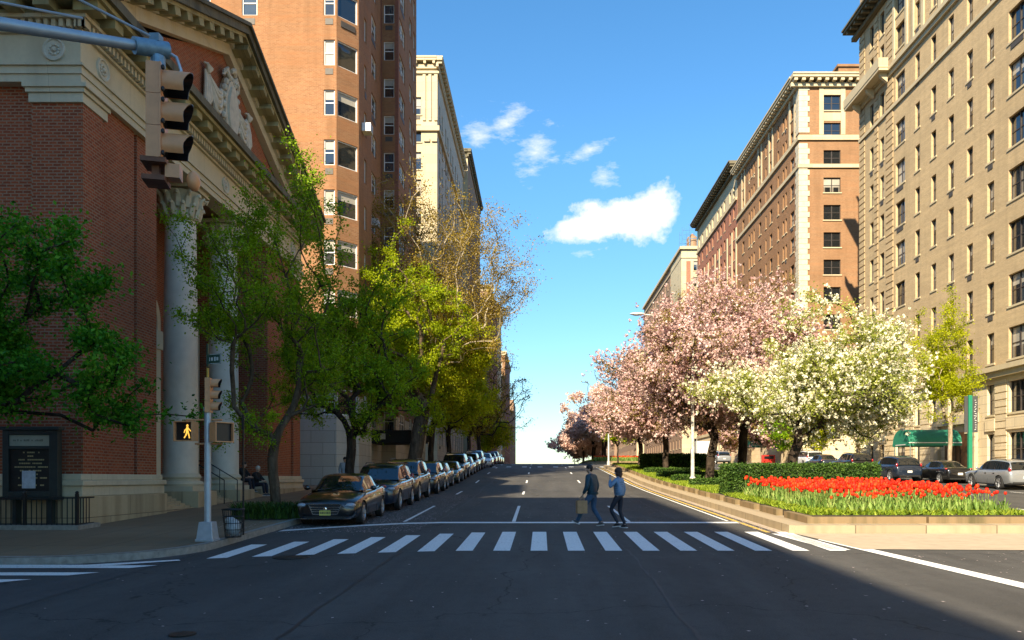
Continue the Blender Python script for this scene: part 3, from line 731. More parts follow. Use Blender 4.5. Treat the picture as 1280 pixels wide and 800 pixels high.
for yy in (yb+5.6,yb+8.9,yb+14.3): t.box(-12.32,-12.2,yy,yy+.02,7,zt)
t.box(-11.25,-11.0,yc-.02,yc+.25,7,zt); t.build('corner_strip',M_tower_dark,b.root)
t=MB(); t.box(-12.3,-10.6,yb+3.7,yb+3.72,1,2)
# window air conditioners hanging out
for (x,y,z) in ((-10.6,yb+1.0,23.3),(-12.05,yb+10.3,20.55)):
    t=MB(); t.box(x-.12,x+.42,y-.35,y+.35,z,z+.5); a_=t.build('air_conditioner',M_frame_w,b.root); t=MB(); t.box(x+.421,x+.43,y-.28,y+.28,z+.06,z+.42); t.build('grille',M_frame_g,a_)
b.finish(); TOWER=b
# ===== darker brick wing at far left behind the church
b=Building('apartment_building','dark red brick block rising behind the left end of the church roof','building',(-40,52,G(52)))
b.facade((-60,44.5),(1,0),S_,30,[(1.5,48,M_tower_dark)],[(3,5),(8,10),(13,15),(18,20),(24,26)],[(z,z+1.9) for z in range(6,46,3)],fm=M_frame_w)
b.facade((-30,44.5),(0,1),E_,1.4,[(1.5,48,M_tower_dark)]); b.facade((-60,44.5),(0,1),W_,20,[(1.5,48,M_tower_dark)]); b.mbof('roof',M_roof).box(-60,-30.05,44.5,64,47.7,48); b.finish()
# ===== cream block past the next street
def leftblock(label,xf,xb,y0,y1,z0,z1,ms,me,cols_s,rows,cols_e,extra=None,fm=None,corn=None,vw=None):
    b=Building('apartment_building',label,'building',((xf+xb)/2,(y0+y1)/2,G((y0+y1)/2)))
    b.facade((xb,y0),(1,0),S_,xf-xb,[(z0,z1,ms)],cols_s,rows,fm=fm or M_frame_d,vw=vw)
    b.facade((xf,y0),(0,1),E_,y1-y0,[(z0,z1,me)],cols_e,rows,fm=fm or M_frame_d,vw=vw)
    b.facade((xb,y0),(0,1),W_,y1-y0,[(z0,z1,me)]); b.facade((xb,y1),(1,0),(0,1),xf-xb,[(z0,z1,me)]); slabroof(b,xb,xf,y0,y1,z1)
    if corn:
        t=MB(); modillion(t,(xf,y0-corn),(0,1),E_,y1-y0+corn,z1-1.3,corn,1.3,step=1.1); modillion(t,(xb,y0),(1,0),S_,xf-xb,z1-1.3,corn,1.3,step=1.1); t.build('cornice',M_creamplain if me!=M_rust_brick else M_crown,b.root)
    if extra: extra(b)
    b.finish(); return b
def ex(b):
    t=MB()
    for (a,c) in ((-14.05,-13.7),(-13.35,-13.0),(-12.65,-12.25)): t.box(a,c,95.85,96.02,45.9,51.6)
    build_each(t,'pilaster',M_creamplain,b.root)
    t=MB(); band(t,-24,-12.3,96,129,44.6,45.2,.3); band(t,-24,-12.3,96,129,51.6,51.9,.25); t.box(-13.9,-13.2,95.8,96.02,43.3,43.7);t.box(-12.95,-12.3,95.8,96.02,43.3,43.7); band(t,-24,-12.3,96,129,12,12.6,.3); build_each(t,'string_course',M_creamplain,b.root)
leftblock('cream stone corner block with deep cornice beyond the orange tower',-12.3,-24,96,129.5,3,53.5,M_creamplain,M_greystone,[(1.5,2.6),(5,6.1),(8.75,9.75)],[(z,z+2.15) for z in [46.65-3.36*i for i in range(13)]],[(u,u+1.1) for u in (2,4.6,8.5,11,14.5,17.2,21,24,27,30)],ex,corn=.7,fm=M_frame_d,vw=[0,1,1,4,2])
t=bpy.data.objects
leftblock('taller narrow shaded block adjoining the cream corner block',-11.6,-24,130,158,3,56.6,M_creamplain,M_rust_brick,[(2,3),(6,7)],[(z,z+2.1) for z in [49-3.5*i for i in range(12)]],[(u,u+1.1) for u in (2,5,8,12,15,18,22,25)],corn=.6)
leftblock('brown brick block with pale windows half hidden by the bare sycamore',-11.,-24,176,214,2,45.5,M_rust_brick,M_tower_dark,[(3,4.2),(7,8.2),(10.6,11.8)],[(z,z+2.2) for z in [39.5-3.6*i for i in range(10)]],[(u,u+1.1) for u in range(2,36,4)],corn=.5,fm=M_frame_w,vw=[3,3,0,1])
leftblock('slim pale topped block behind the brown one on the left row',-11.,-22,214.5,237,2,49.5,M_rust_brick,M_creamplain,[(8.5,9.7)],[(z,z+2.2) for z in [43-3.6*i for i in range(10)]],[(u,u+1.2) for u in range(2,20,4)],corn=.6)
leftblock('small reddish brick block farthest down the left row',-10.6,-22,255,300,-3,43.5,M_brown_brick,M_tower_dark,[(6,7.3),(9.2,10.5)],[(z,z+2) for z in [38-3.8*i for i in range(9)]],[(u,u+1.2) for u in range(2,42,5)],corn=.5,fm=M_frame_w)
leftblock('lower brown block at the far end of the left row',-9.8,-22,318,350,-5,34,M_rust_brick,M_rust_brick,[(6,7.3),(9.2,10.5)],[(z,z+2) for z in [28-3.8*i for i in range(8)]],[(u,u+1.2) for u in range(2,30,5)])
# tiny roof garden on the cream block
# ===== south-west corner block behind the camera; casts the long shadow on the crossing
b=Building('apartment_building','big brick block on the near left corner outside the frame','building',(-30,-20,G(-20)))
zn=[(-3,6,M_greystone),(6,34.6,M_tan_brick)]; rr_=[(z,z+2) for z in range(2,29,4)]
XW=-12.3; YN=-7.0
b.facade((XW,-55),(0,1),E_,48.0,zn,[(u,u+1.3) for u in range(3,45,5)],rr_); b.facade((-50,YN),(1,0),(0,1),37.7,zn,[(u,u+1.3) for u in range(3,34,5)],rr_); b.facade((-50,-55),(0,1),W_,48.0,zn); b.facade((-50,-55),(1,0),S_,37.7,zn)
b.mbof('roof',M_roof).box(-50,XW-.05,-55,YN-.05,34.2,34.5)
zn=[(-3,6,M_greystone),(6,38.4,M_tan_brick)]; b.facade((-20,-6.95),(0,1),E_,8.4,zn,[(3,4.5)],rr_); b.facade((-50,1.45),(1,0),(0,1),30,zn,[(u,u+1.3) for u in range(3,26,5)],rr_); b.facade((-50,-6.95),(0,1),W_,8.4,zn); b.facade((-50,-6.95),(1,0),S_,30,[(34.6,38.4,M_tan_brick)]); b.mbof('roof',M_roof).box(-49.9,-20.05,-6.9,1.4,38,38.3)  # taller unseen wing, shaped so its shadow covers the church
b.finish()
# ---------------------------------------------------------------- church (north-west corner)
CH=thing('church','red brick church with white columns and carved pediment on the left corner','church',(-22,31,G(21)+.15))
cx0=-12.3; cyS,cyN=21.0,40.2; ym=30.5; zE=12.15
w=MB(); B=M_church_brick
def wq(a,b_,z0,z1): # vertical quad from a to b
    w.add([(a[0],a[1],z0),(b_[0],b_[1],z0),(b_[0],b_[1],z1),(a[0],a[1],z1)],[(0,1,2,3)])
zb=2.2; zf=12.75
oy0,oy1=25.3,35.7   # loggia opening
# south side: corner pilaster, recess, body
wq((-60,21.12),(-13.55,21.12),zb,zf); wq((-13.55,21.12),(-13.55,21.0),zb,zf); wq((-13.55,21.0),(cx0+.12,21.0),zb,zE)
# east front
wq((cx0+.12,21.0),(cx0+.12,21.95),zb,zE); wq((cx0+.12,21.95),(cx0,21.95),zb,zE)
wq((cx0,21.95),(cx0,23.9),zb,zf); wq((cx0,23.9),(cx0-.14,23.9),zb,zf); wq((cx0-.14,23.9),(cx0-.14,24.08),zb,zf); wq((cx0-.14,24.08),(cx0,24.08),zb,zf); wq((cx0,24.08),(cx0,oy0),zb,zf)
wq((cx0,oy0),(cx0-3.2,oy0),zb,zf); wq((cx0-3.2,oy0),(cx0-3.2,oy1),zb,zf+.5); wq((cx0-3.2,oy1),(cx0,oy1),zb,zf)
wq((cx0,oy1),(cx0,39.1),zb,zf); wq((cx0,39.1),(cx0+.12,39.1),zb,zE); wq((cx0+.12,39.1),(cx0+.12,cyN),zb,zE)
wq((cx0+.12,cyN),(-60,cyN),zb,zf)
w.add([(cx0,oy0,zf),(cx0-3.2,oy0,zf),(cx0-3.2,oy1,zf),(cx0,oy1,zf)],[(0,1,2,3)])
# tympanum brick
w.add([(cx0+.05,21.6,14.7),(cx0+.05,39.4,14.7),(cx0+.05,ym,18.75)],[(0,1,2)])
w.build('wall',B,CH)
# stone base
t=MB(); g0=G(21)
def basebox(x0,x1,y0,y1): t.box(x0,x1,y0,y1,-.3,1.62)
basebox(-60,cx0+.3,20.72,21.4); basebox(cx0-1,cx0+.3,21.4,oy0+.1); basebox(cx0-1,cx0+.3,oy1-.1,cyN+.2)
basebox(cx0-3.4,cx0-.9,oy0-.2,oy0+.4)
t.build('stone_base',M_churchbase,CH,bevel=.02)
t=MB()
def mould(za,zb_,p):
    t.box(-60,cx0+p,21-p,21.3,za,zb_); t.box(cx0-.6,cx0+p,21.3,oy0+.05,za,zb_); t.box(cx0-.6,cx0+p,oy1-.05,cyN+.1,za,zb_)
mould(1.622,1.9,.24); mould(1.902,2.05,.31); mould(2.052,2.22,.18)
t.build('base_moulding',M_churchstone,CH,bevel=.02)
# entablature: architrave, frieze, dentils
t=MB()
def ring(za,zb_,p,yo=0): # along south and east
    t.box(-60,cx0+p,21-p,21.5,za,zb_); t.box(cx0-.5,cx0+p,21.5,cyN+p,za,zb_)
ring(12.65,12.85,.16); ring(12.852,13.05,.20); ring(13.052,13.12,.26); ring(13.122,13.92,.14)
ring(13.922,14.0,.24); ring(14.2,14.3,.46)
t.build('entablature',M_churchstone,CH)
t=MB()
u=-30.
while u<cx0+.35: t.box(u,u+.10,21-.38,21-.16,14.002,14.198); u+=.2
u=20.62
while u<cyN+.3: t.box(cx0+.16,cx0+.38,u,u+.10,14.002,14.198); u+=.2
t.build('dentil',M_churchstone,CH)
t=MB()  # corner pilaster capitals
for (ya,yb_) in ((20.93,22.15),(39.0,40.3)):
    t=MB()
    t.box(cx0-1.3 if ya<22 else cx0-.2,cx0+.16,ya,yb_,12.15,12.4); t.box(cx0-1.36 if ya<22 else cx0-.2,cx0+.22,ya-.05,yb_+.05,12.402,12.52);t.box(cx0-1.42 if ya<22 else cx0-.2,cx0+.30,ya-.1,yb_+.1,12.522,12.648)
    t.build('pilaster_capital',M_churchstone,CH,bevel=.01)
# soffit blocks and cornice
P_=.95
t=MB()
t.box(-60,cx0+P_,21-P_,21.2,14.55,14.68); t.box(cx0-.2,cx0+P_,21.2,cyN+P_,14.55,14.68)
u=-30.
while u<cx0: t.box(u,u+.42,21-P_+.12,21-.2,14.3,14.545); u+=.85
u=21.0-.6
while u<cyN+.6: t.box(cx0+.2,cx0+P_-.1,u,u+.42,14.3,14.545); u+=.85
t.box(-60,cx0+.44,21-.44,21.3,14.302,14.4)
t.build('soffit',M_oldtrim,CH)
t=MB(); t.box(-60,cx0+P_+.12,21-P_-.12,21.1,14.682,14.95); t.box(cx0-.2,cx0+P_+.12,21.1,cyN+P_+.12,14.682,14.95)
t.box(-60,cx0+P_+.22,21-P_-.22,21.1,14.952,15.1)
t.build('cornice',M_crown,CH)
# raking cornice
def rake(name,o0,o1,h0,h1,m,blocks=False):
    t=MB(); ya,yb_=21-P_-.1,cyN+P_+.1; ap=4.15
    for s_,ye in ((1,ya),(-1,yb_)):
        poly=[(ye,14.75+h0),(ym,14.75+ap+h0),(ym,14.75+ap+h1),(ye,14.75+h1)]
        t.prism(poly,lambda u,v,w_:(w_,u,v),cx0+o0,cx0+o1)
        if blocks:
            n=12
            for i in range(n):
                f=(i+.5)/n; y=ye+(ym-ye)*f; z=14.75+ap*f
                sl=math.atan2(ap,ym-ye) if s_>0 else math.atan2(ap,ym-ye)
                M=Matrix.Rotation(math.atan2(ap,(ym-ye)) if s_>0 else -math.atan2(ap,(ye-ym)),3,'X')
                t.obox((cx0+.62,y,z+h0-.13),.62,.4,.24,m=0,M=M)
    return t.build(name,m,CH)
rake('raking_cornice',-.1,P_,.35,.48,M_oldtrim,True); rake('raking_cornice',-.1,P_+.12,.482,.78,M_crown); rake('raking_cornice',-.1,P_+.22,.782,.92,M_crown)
rake('raking_moulding',.0,.3,-.32,.1,M_churchstone); rake('raking_moulding',.0,.42,.102,.348,M_churchstone)
# roof behind
t=MB(); 
for ye in (21-P_,cyN+P_): t.add([(cx0+P_-.1,ye,15.5),(cx0+P_-.1,ym,19.65),(-60,ym,19.65),(-60,ye,15.5)],[(0,1,2,3)])
t.build('roof',M_roof,CH)
# medallions on frieze
def medallion(c,n):
    t=MB(); M=Matrix.Rotation(PI/2,3,'Y') if abs(n[0])>.5 else Matrix.Rotation(PI/2,3,'X')
    def L(prof,m=0):
        seg=20; vs=[];fs=[]
        for r,h in prof:
            for k in range(seg):
                th=2*PI*k/seg
                a,b_=r*math.cos(th),r*math.sin(th)
                vs.append((c[0]+h,c[1]+a,c[2]+b_) if abs(n[0])>.5 else (c[0]+a,c[1]-h,c[2]+b_))
        for i in range(len(prof)-1):
            for k in range(seg): k2=(k+1)%seg; fs.append((i*seg+k,i*seg+k2,(i+1)*seg+k2,(i+1)*seg+k))
        fs.append(tuple((len(prof)-1)*seg+k for k in range(seg))); t.add(vs,fs)
    L([(.30,0),(.30,.06),(.26,.07),(.24,.03),(.2,.02)])
    for k in range(10):
        th=k*PI/5; r=.13
        q=(c[0]+.03,c[1]+r*math.cos(th),c[2]+r*math.sin(th)) if abs(n[0])>.5 else (c[0]+r*math.cos(th),c[1]-.03,c[2]+r*math.sin(th))
        t.ell(q,.04,.04,.04,6,5)
    t.ell((c[0]+.03*abs(n[0]),c[1]-.03*abs(n[1]),c[2]),.07,.07,.07,8,6)
    t.build('medallion',M_relief,CH,smooth=True)
medallion((-12.85,20.86,13.5),(0,-1)); medallion((cx0+.14,21.9,13.5),(1,0)); medallion((cx0+.14,30.5,13.5),(1,0)); medallion((cx0+.14,38.9,13.5),(1,0))
# pediment relief: cartouche with swags
X=cx0+.06; yc_=30.75; zc_=16.45
def shield(hw,hh,x0,x1):
    n=28; P=[]
    for i in range(n):
        th=2*PI*i/n; r=1+.05*math.cos(4*th); P.append((yc_+hw*math.cos(th)*r,zc_+hh*math.sin(th)*r*(1.12 if math.sin(th)<0 else 1)))
    t.prism(P,lambda u,v,w_:(w_,u,v),x0,x1)
t=MB(); shield(.74,1.30,X,X+.18); shield(.62,1.16,X+.182,X+.27); shield(.46,.95,X+.272,X+.36)
for k in range(22):
    th=2*PI*k/22; t.ell((X+.2,yc_+.74*math.cos(th),zc_+1.30*math.sin(th)*(1.12 if math.sin(th)<0 else 1)),.14,.11,.13,7,5)
for s_ in(-1,1):
    for k in range(3): t.tube([(X+.2+.05*k,yc_+s_*(.15+.1*k),zc_+1.2),(X+.25,yc_+s_*(.45+.08*k),zc_+1.52-.08*k),(X+.22,yc_+s_*(.68+.04*k),zc_+1.30-.1*k),(X+.2,yc_+s_*(.60),zc_+1.12)],[.09,.08,.07,.03],7)
t.tube([(X+.3,yc_-.2,zc_+1.5),(X+.32,yc_,zc_+1.62),(X+.3,yc_+.2,zc_+1.5)],[.08,.13,.08],8)
t.build('cartouche',M_relief,CH,smooth=True,angle=35)
for s_ in(-1,1):
    t=MB()
    for k in range(5):      # swag of hanging cloth in nested folds
        dp=.35+.16*k; pts=[(X+.12+.03*(k%2)+.09*math.sin(PI*f),yc_+s_*(.72+1.15*f),17.0-.04*k-math.sin(PI*f)*dp) for f in np.linspace(0,1,10)]
        t.tube(pts,[.05+.055*math.sin(PI*i/9) for i in range(10)],7)
    y=yc_+s_*2.0
    for k in range(6):      # hanging tail with pleats of unequal length
        u=y+(k-2.5)*.085; L=1.95-.28*abs(k-2.2); t.tube([(X+.1,y+(k-2.5)*.04,17.05),(X+.17-.03*(k%2),u,16.5),(X+.14+.03*(k%2),u+.02,16.9-L*.7),(X+.10,u-.01,17.0-L)],[.05,.075,.07,.03],7)
    for k in range(4): t.tube([(X+.16,y,17.0),(X+.2,y+(k-1.5)*.13,17.22),(X+.13,y+(k-1.5)*.2,17.32-.07*abs(k-1.5))],[.07,.08,.03],7)
    t.build('garland',M_relief,CH,smooth=True,angle=50)
# rod behind
# columns
def column(y):
    c=(cx0-.72,y); z0=G(y)+.15
    t=MB(); ztop=12.66; zs=2.28; zc=11.45; prof=[]
    for i in range(13):
        f=i/12; prof.append((.60*(1-.13*f**1.8),zs+(zc-zs)*f))
    t.lathe(prof,(c[0],c[1],0),36); col=t.build('column',M_column,CH,smooth=True)
    t=MB(); t.box(c[0]-.78,c[0]+.78,c[1]-.78,c[1]+.78,1.64,1.82); t.lathe([(.76,1.82),(.80,1.90),(.76,1.98),(.66,2.02),(.66,2.08),(.71,2.14),(.68,2.2),(.62,2.28)],(c[0],c[1],0),36); t.build('column_base',M_churchstone,col,smooth=True)
    t=MB(); t.lathe([(.54,11.45),(.60,11.5),(.56,11.55),(.56,12.2),(.72,12.45)],(c[0],c[1],0),28)
    for ringn,(zz,hh,rr_,nn) in enumerate(((11.56,.40,.57,12),(11.85,.48,.59,12))):
        for k in range(nn):
            th=2*PI*(k+.5*ringn)/nn
            pts=[(c[0]+(rr_+o)*math.cos(th),c[1]+(rr_+o)*math.sin(th),zz+h_) for o,h_ in ((.0,0),(.05,hh*.5),(.10,hh*.85),(.22,hh),(.24,hh*.82))]
            t.tube(pts,[.1,.12,.10,.07,.03],6)
    for k in range(4):
        th=PI/4+k*PI/2
        t.tube([(c[0]+.6*math.cos(th),c[1]+.6*math.sin(th),12.15),(c[0]+.85*math.cos(th),c[1]+.85*math.sin(th),12.38),(c[0]+.98*math.cos(th),c[1]+.98*math.sin(th),12.42),(c[0]+.93*math.cos(th),c[1]+.93*math.sin(th),12.28)],[.07,.08,.07,.03],7)
    t.box(c[0]-.74,c[0]+.74,c[1]-.74,c[1]+.74,12.5,12.648)
    t.build('capital',M_churchstone,col,smooth=True,angle=50)
    t=MB(); t.box(c[0]-.85,cx0+.28,c[1]-.82,c[1]+.82,-.2,1.638); t.build('pedestal',M_churchbase,col,bevel=.02)
column(28.6); column(32.5)
# steps between the pedestals and loggia floor
t=MB()
for (a,b_) in ((oy0+.4,27.78),(29.42,31.68),(33.32,oy1-.1)):
    n=7; zt_=1.55; zg=G((a+b_)/2)+.13
    for i in range(n):
        zz=zg+(zt_-zg)*(i+1)/n; x_=cx0+.15-.0-i*.16
        t.box(cx0-1.5,x_,a,b_,zg-.4,zz)
t.box(cx0-3.2,cx0-1.0,oy0,oy1,1.3,1.6)
t.build('step',M_churchbase,CH,bevel=.012)
# arched windows and doors on the loggia's back wall
for i,y in enumerate((26.9,30.55,34.2)):
    xb=cx0-3.2; t=MB(); n=14; r=1.0; zs=8.4
    outer=[(y-r-.28,1.7)]+[(y-(r+.28)*math.cos(PI*k/n),zs+(r+.28)*math.sin(PI*k/n)) for k in range(n+1)]+[(y+r+.28,1.7)]
    inner=[(y-r,1.7)]+[(y-r*math.cos(PI*k/n),zs+r*math.sin(PI*k/n)) for k in range(n+1)]+[(y+r,1.7)]
    for k in range(len(outer)-1):
        t.prism([outer[k],outer[k+1],inner[k+1],inner[k]],lambda u,v,w_:(w_,u,v),xb+.01,xb+.2)
    t.box(xb+.01,xb+.22,y-r,y+r,4.9,5.3)
    ws=t.build('arched_window',M_churchstone,CH)
    t=MB(); t.prism(inner[1:-1],lambda u,v,w_:(w_,u,v),xb+.02,xb+.04); t.box(xb+.02,xb+.04,y-r,y+r,5.3,zs); t.build('pane',M_glassbl,ws)
    t=MB(); [t.box(xb+.041,xb+.08,y+o-.03,y+o+.03,5.3,zs+.8) for o in(-.5,0,.5)]; [t.box(xb+.042,xb+.07,y-r+.02,y+r-.02,z-.03,z+.03) for z in (6,6.8,7.6,8.4)]; t.build('glazing_bar',M_frame_w,ws)
    t=MB(); t.box(xb+.02,xb+.09,y-r+.02,y-.02,1.6,4.88); t.box(xb+.02,xb+.09,y+.02,y+r-.02,1.6,4.88)
    for s_ in(-1,1):
        for (za,zb_) in ((1.9,2.9),(3.1,4.6)): t.box(xb+.09,xb+.12,y+s_*.5-.32,y+s_*.5+.32,za,zb_)
    dr=t.build('door',M_doorwood,CH); t=MB(); t.ell((xb+.16,y+.1,3.0),.05,.05,.05,8,6); t.build('handle',M_chrome,dr)
# single cream door surround pilaster beside loggia (seen left of first column)
t=MB(); t.box(cx0-.6,cx0-.02,oy0+.01,oy0+.32,1.6,6.3); t.box(cx0-.7,cx0+.02,oy0+.005,oy0+.42,6.302,6.9); t.build('pilaster',M_churchstone,CH)

# stair railing
RL=thing('stair_railing','black iron handrail on the church steps between the columns','railing',(cx0+.1,30.55,G(30.5)+.15))
t=MB(); za=G(30)+1.05
for yy in (29.9,31.2):
    t=MB()
    t.tube([(cx0+.35,yy,za-.9),(cx0+.35,yy,za+.0),(cx0-.9,yy,za+.75),(cx0-1.6,yy,za+.78)],.022,8); t.tube([(cx0-1.2,yy,1.5),(cx0-1.2,yy,za+.77)],.018); 
    t.tube([(cx0-.35,yy,za-.5),(cx0-.35,yy,za+.42)],.016)
    t.build('rail',M_ironblk,RL)
# notice board
NB=thing('notice_board','glazed dark green church notice board with a white sheet pinned inside','notice board',(-13.2,20.55,G(20.5)+.15))
x0,x1,z0,z1=-13.96,-12.52,1.62,3.36; y=20.5
t=MB(); t.box(x0,x1,y+.0,y+.14,z0,z1); t.box(x0-.06,x1+.06,y-.1,y+.14,z1+.002,z1+.09); t.box(x0-.05,x1+.05,y-.08,y+.14,z0-.08,z0-.002)
t.box(x0,x0+.16,y-.06,y-.002,z0,z1); t.box(x1-.22,x1,y-.06,y-.002,z0,z1); t.box(x0+.162,x1-.222,y-.06,y-.002,z1-.12,z1); t.box(x0+.162,x1-.222,y-.06,y-.002,z0,z0+.14); t.box(x0+.162,x1-.222,y-.06,y-.002,z1-.50,z1-.42)
t.box(x0+.2,x0+.32,y+.02,y+.2,G(20.5),z0-.08);t.box(x1-.32,x1-.2,y+.02,y+.2,G(20.5),z0-.08)
t.build('cabinet',M_darkgreenboard,NB,bevel=.008)
t=MB(); t.box(x0+.17,x1-.23,y-.03,y-.008,z1-.41,z1-.13); hd=t.build('header_panel',simple('header_panel_cream',(.36,.38,.30),var=.1),NB)
t=MB(); u=x0+.27; rr_=random.Random(3)
while u<x1-.36:
    w_=rr_.uniform(.015,.04)
    if rr_.random()<.82: t.box(u,u+w_,y-.036,y-.031,z1-.29,z1-.29+rr_.uniform(.03,.055))
    u+=w_+.015
t.build('lettering',simple('faded_letters',(.16,.17,.13)),hd)
t=MB(); t.box(x0+.17,x1-.23,y-.02,y-.006,z0+.15,z1-.51); bd=t.build('letter_board',M_ironblk,NB)
t=MB()
for r_i in range(10):
    zz=z1-.60-r_i*.095; hw=[.2,.12,.36,.3,.42,.28,.18,.4,.1,.33][r_i]; u=-hw
    while u<hw:
        w_=rr_.uniform(.015,.05)
        if rr_.random()<.75: t.box((x0+x1)/2+u,(x0+x1)/2+u+w_,y-.026,y-.0205,zz,zz+.035)
        u+=w_+.012
t.build('lettering',simple('aged_letters',(.42,.36,.18)),bd)
t=MB(); t.box(x0+.5,x0+.85,y-.035,y-.027,z0+.22,z0+.68); t.build('paper_sheet',simple('pale_blue_paper',(.5,.55,.62),var=.2,scale=9),NB)
# iron fence
FE=thing('iron_fence','low black iron area fence in front of the church wall below the notice board','fence',(-13.2,19.95,G(20)+.15))
t=MB(); zg=G(20)+.15
t.box(-16,-11.72,19.93,19.97,zg+.78,zg+.82); t.box(-16,-11.72,19.935,19.965,zg+.12,zg+.15); 
t.box(-11.74,-11.70,19.97,20.7,zg+.78,zg+.82); t.box(-11.735,-11.705,19.97,20.7,zg+.12,zg+.15)
t.build('rail',M_ironblk,FE)
u=-16
t=MB()
while u<-11.75: t.box(u-.009,u+.009,19.94,19.96,zg,zg+.79 if u!=-16 else zg+.8); u+=.13
for yy in (20.1,20.23,20.36,20.49): t.box(-11.729,-11.711,yy-.009,yy+.009,zg,zg+.79)
t.build('balusters',M_ironblk,FE)
for (px,py) in ((-13.05,19.95),(-11.72,19.95),(-14.9,19.95)):
    t=MB(); t.box(px-.035,px+.035,py-.035,py+.035,zg,zg+.9); t.ell((px,py,zg+.93),.045,.045,.05,8,6); t.build('post',M_ironblk,FE)
drape('area_kerb',[(-16,19.8),(-11.6,19.8),(-11.55,20.72),(-11.8,20.72),(-11.8,20.08),(-16,20.08)],.26,M_kerbgran,skirt=.2)
# ground-storey shopfront of the tower: black canopy, and pale wall features
def blackcanopy(y,L,label):
    z=G(y)+2.55
    r=thing('entrance_canopy',label,'canopy',(-11.2,y,G(y)+.15)); t=MB(); t.box(-12.25,-9.2,y,y+L,z,z+.95); t.build('canopy',M_awnblk,r,bevel=.04)
    t=MB(); t.box(-9.19,-9.18,y+L*.2,y+L*.8,z+.3,z+.38); t.box(-11.5,-11.1,y-.012,y-.002,z+.28,z+.7); t.build('lettering',M_lettering,r)
    for yy in (y+.1,y+L-.1):
        t=MB(); t.tube([(-9.3,yy,G(y)+.15),(-9.3,yy,z)],.04); t.build('post',M_chrome,r)
blackcanopy(57.2,3.4,'black entrance canopy at the tower, partly behind the thick leaning trunk')
blackcanopy(66.5,3.0,'black entrance canopy farther along the tower beyond the thick trunk')
# ---------------------------------------------------------------- trees
def np_mesh(name,verts,faces,mats,mi=None,rnd=None,smooth=False):
    """faces: (n,k) int array"""
    me=bpy.data.meshes.new(name); n,k=faces.shape
    me.vertices.add(len(verts)); me.vertices.foreach_set('co',np.asarray(verts,dtype=np.float32).ravel())
    me.loops.add(n*k); me.loops.foreach_set('vertex_index',faces.astype(np.int32).ravel())
    me.polygons.add(n); me.polygons.foreach_set('loop_start',np.arange(0,n*k,k,dtype=np.int32)); me.polygons.foreach_set('loop_total',np.full(n,k,dtype=np.int32))
    for m in mats: me.materials.append(m)
    if mi is not None: me.polygons.foreach_set('material_index',mi.astype(np.int32))
    me.update(calc_edges=True)
    if rnd is not None:
        a=me.attributes.new('rnd','FLOAT','FACE'); a.data.foreach_set('value',rnd.astype(np.float32))
    if smooth: me.polygons.foreach_set('use_smooth',np.ones(n,dtype=bool))
    return me
def npobj(name,me,parent=None,loc=(0,0,0)):
    o=bpy.data.objects.new(name,me); COL.objects.link(o); o.parent=parent; o.location=loc; return o
def leaf_quads(c,size,up=.4,aspect=.6,r=rng,jit=.35):
    """rhombus leaves, bent along the midrib into two triangles sharing an edge -> quads with 4 verts"""
    n=len(c); d=r.normal(size=(n,3)); d/=np.linalg.norm(d,axis=1)[:,None]
    nn=r.normal(size=(n,3)); nn[:,2]+=up*2; nn-=d*(nn*d).sum(1)[:,None]; nn/=np.linalg.norm(nn,axis=1)[:,None]+1e-9
    s=np.cross(d,nn); sz=(size*(1+r.uniform(-jit,jit,n)))[:,None]
    v=np.empty((n,4,3)); v[:,0]=c-d*sz*.5; v[:,1]=c+s*sz*aspect*.5+nn*sz*.12; v[:,2]=c+d*sz*.5; v[:,3]=c-s*sz*aspect*.5+nn*sz*.12
    return v.reshape(-1,3), np.arange(4*n).reshape(n,4)
def frusta(P0,P1,R0,R1,seg):
    d=P1-P0; L=np.linalg.norm(d,axis=1)[:,None]+1e-9; d=d/L
    ref=np.where(np.abs(d[:,2:3])<.9,np.array([[0,0,1.]]),np.array([[1.,0,0]])); a=np.cross(d,ref); a/=np.linalg.norm(a,axis=1)[:,None]; b=np.cross(a,d)
    th=np.linspace(0,2*PI,seg,endpoint=False); cs=np.cos(th)[None,:,None]; sn=np.sin(th)[None,:,None]
    ring=a[:,None]*cs+b[:,None]*sn
    v0=P0[:,None]+ring*R0[:,None,None]; v1=P1[:,None]+ring*R1[:,None,None]
    n=len(P0); V=np.concatenate([v0,v1],1).reshape(-1,3); base=(np.arange(n)*2*seg)[:,None]; k=np.arange(seg); k2=(k+1)%seg
    F=np.stack([base+k,base+k2,base+seg+k2,base+seg+k],-1).reshape(-1,4)
    return V,F
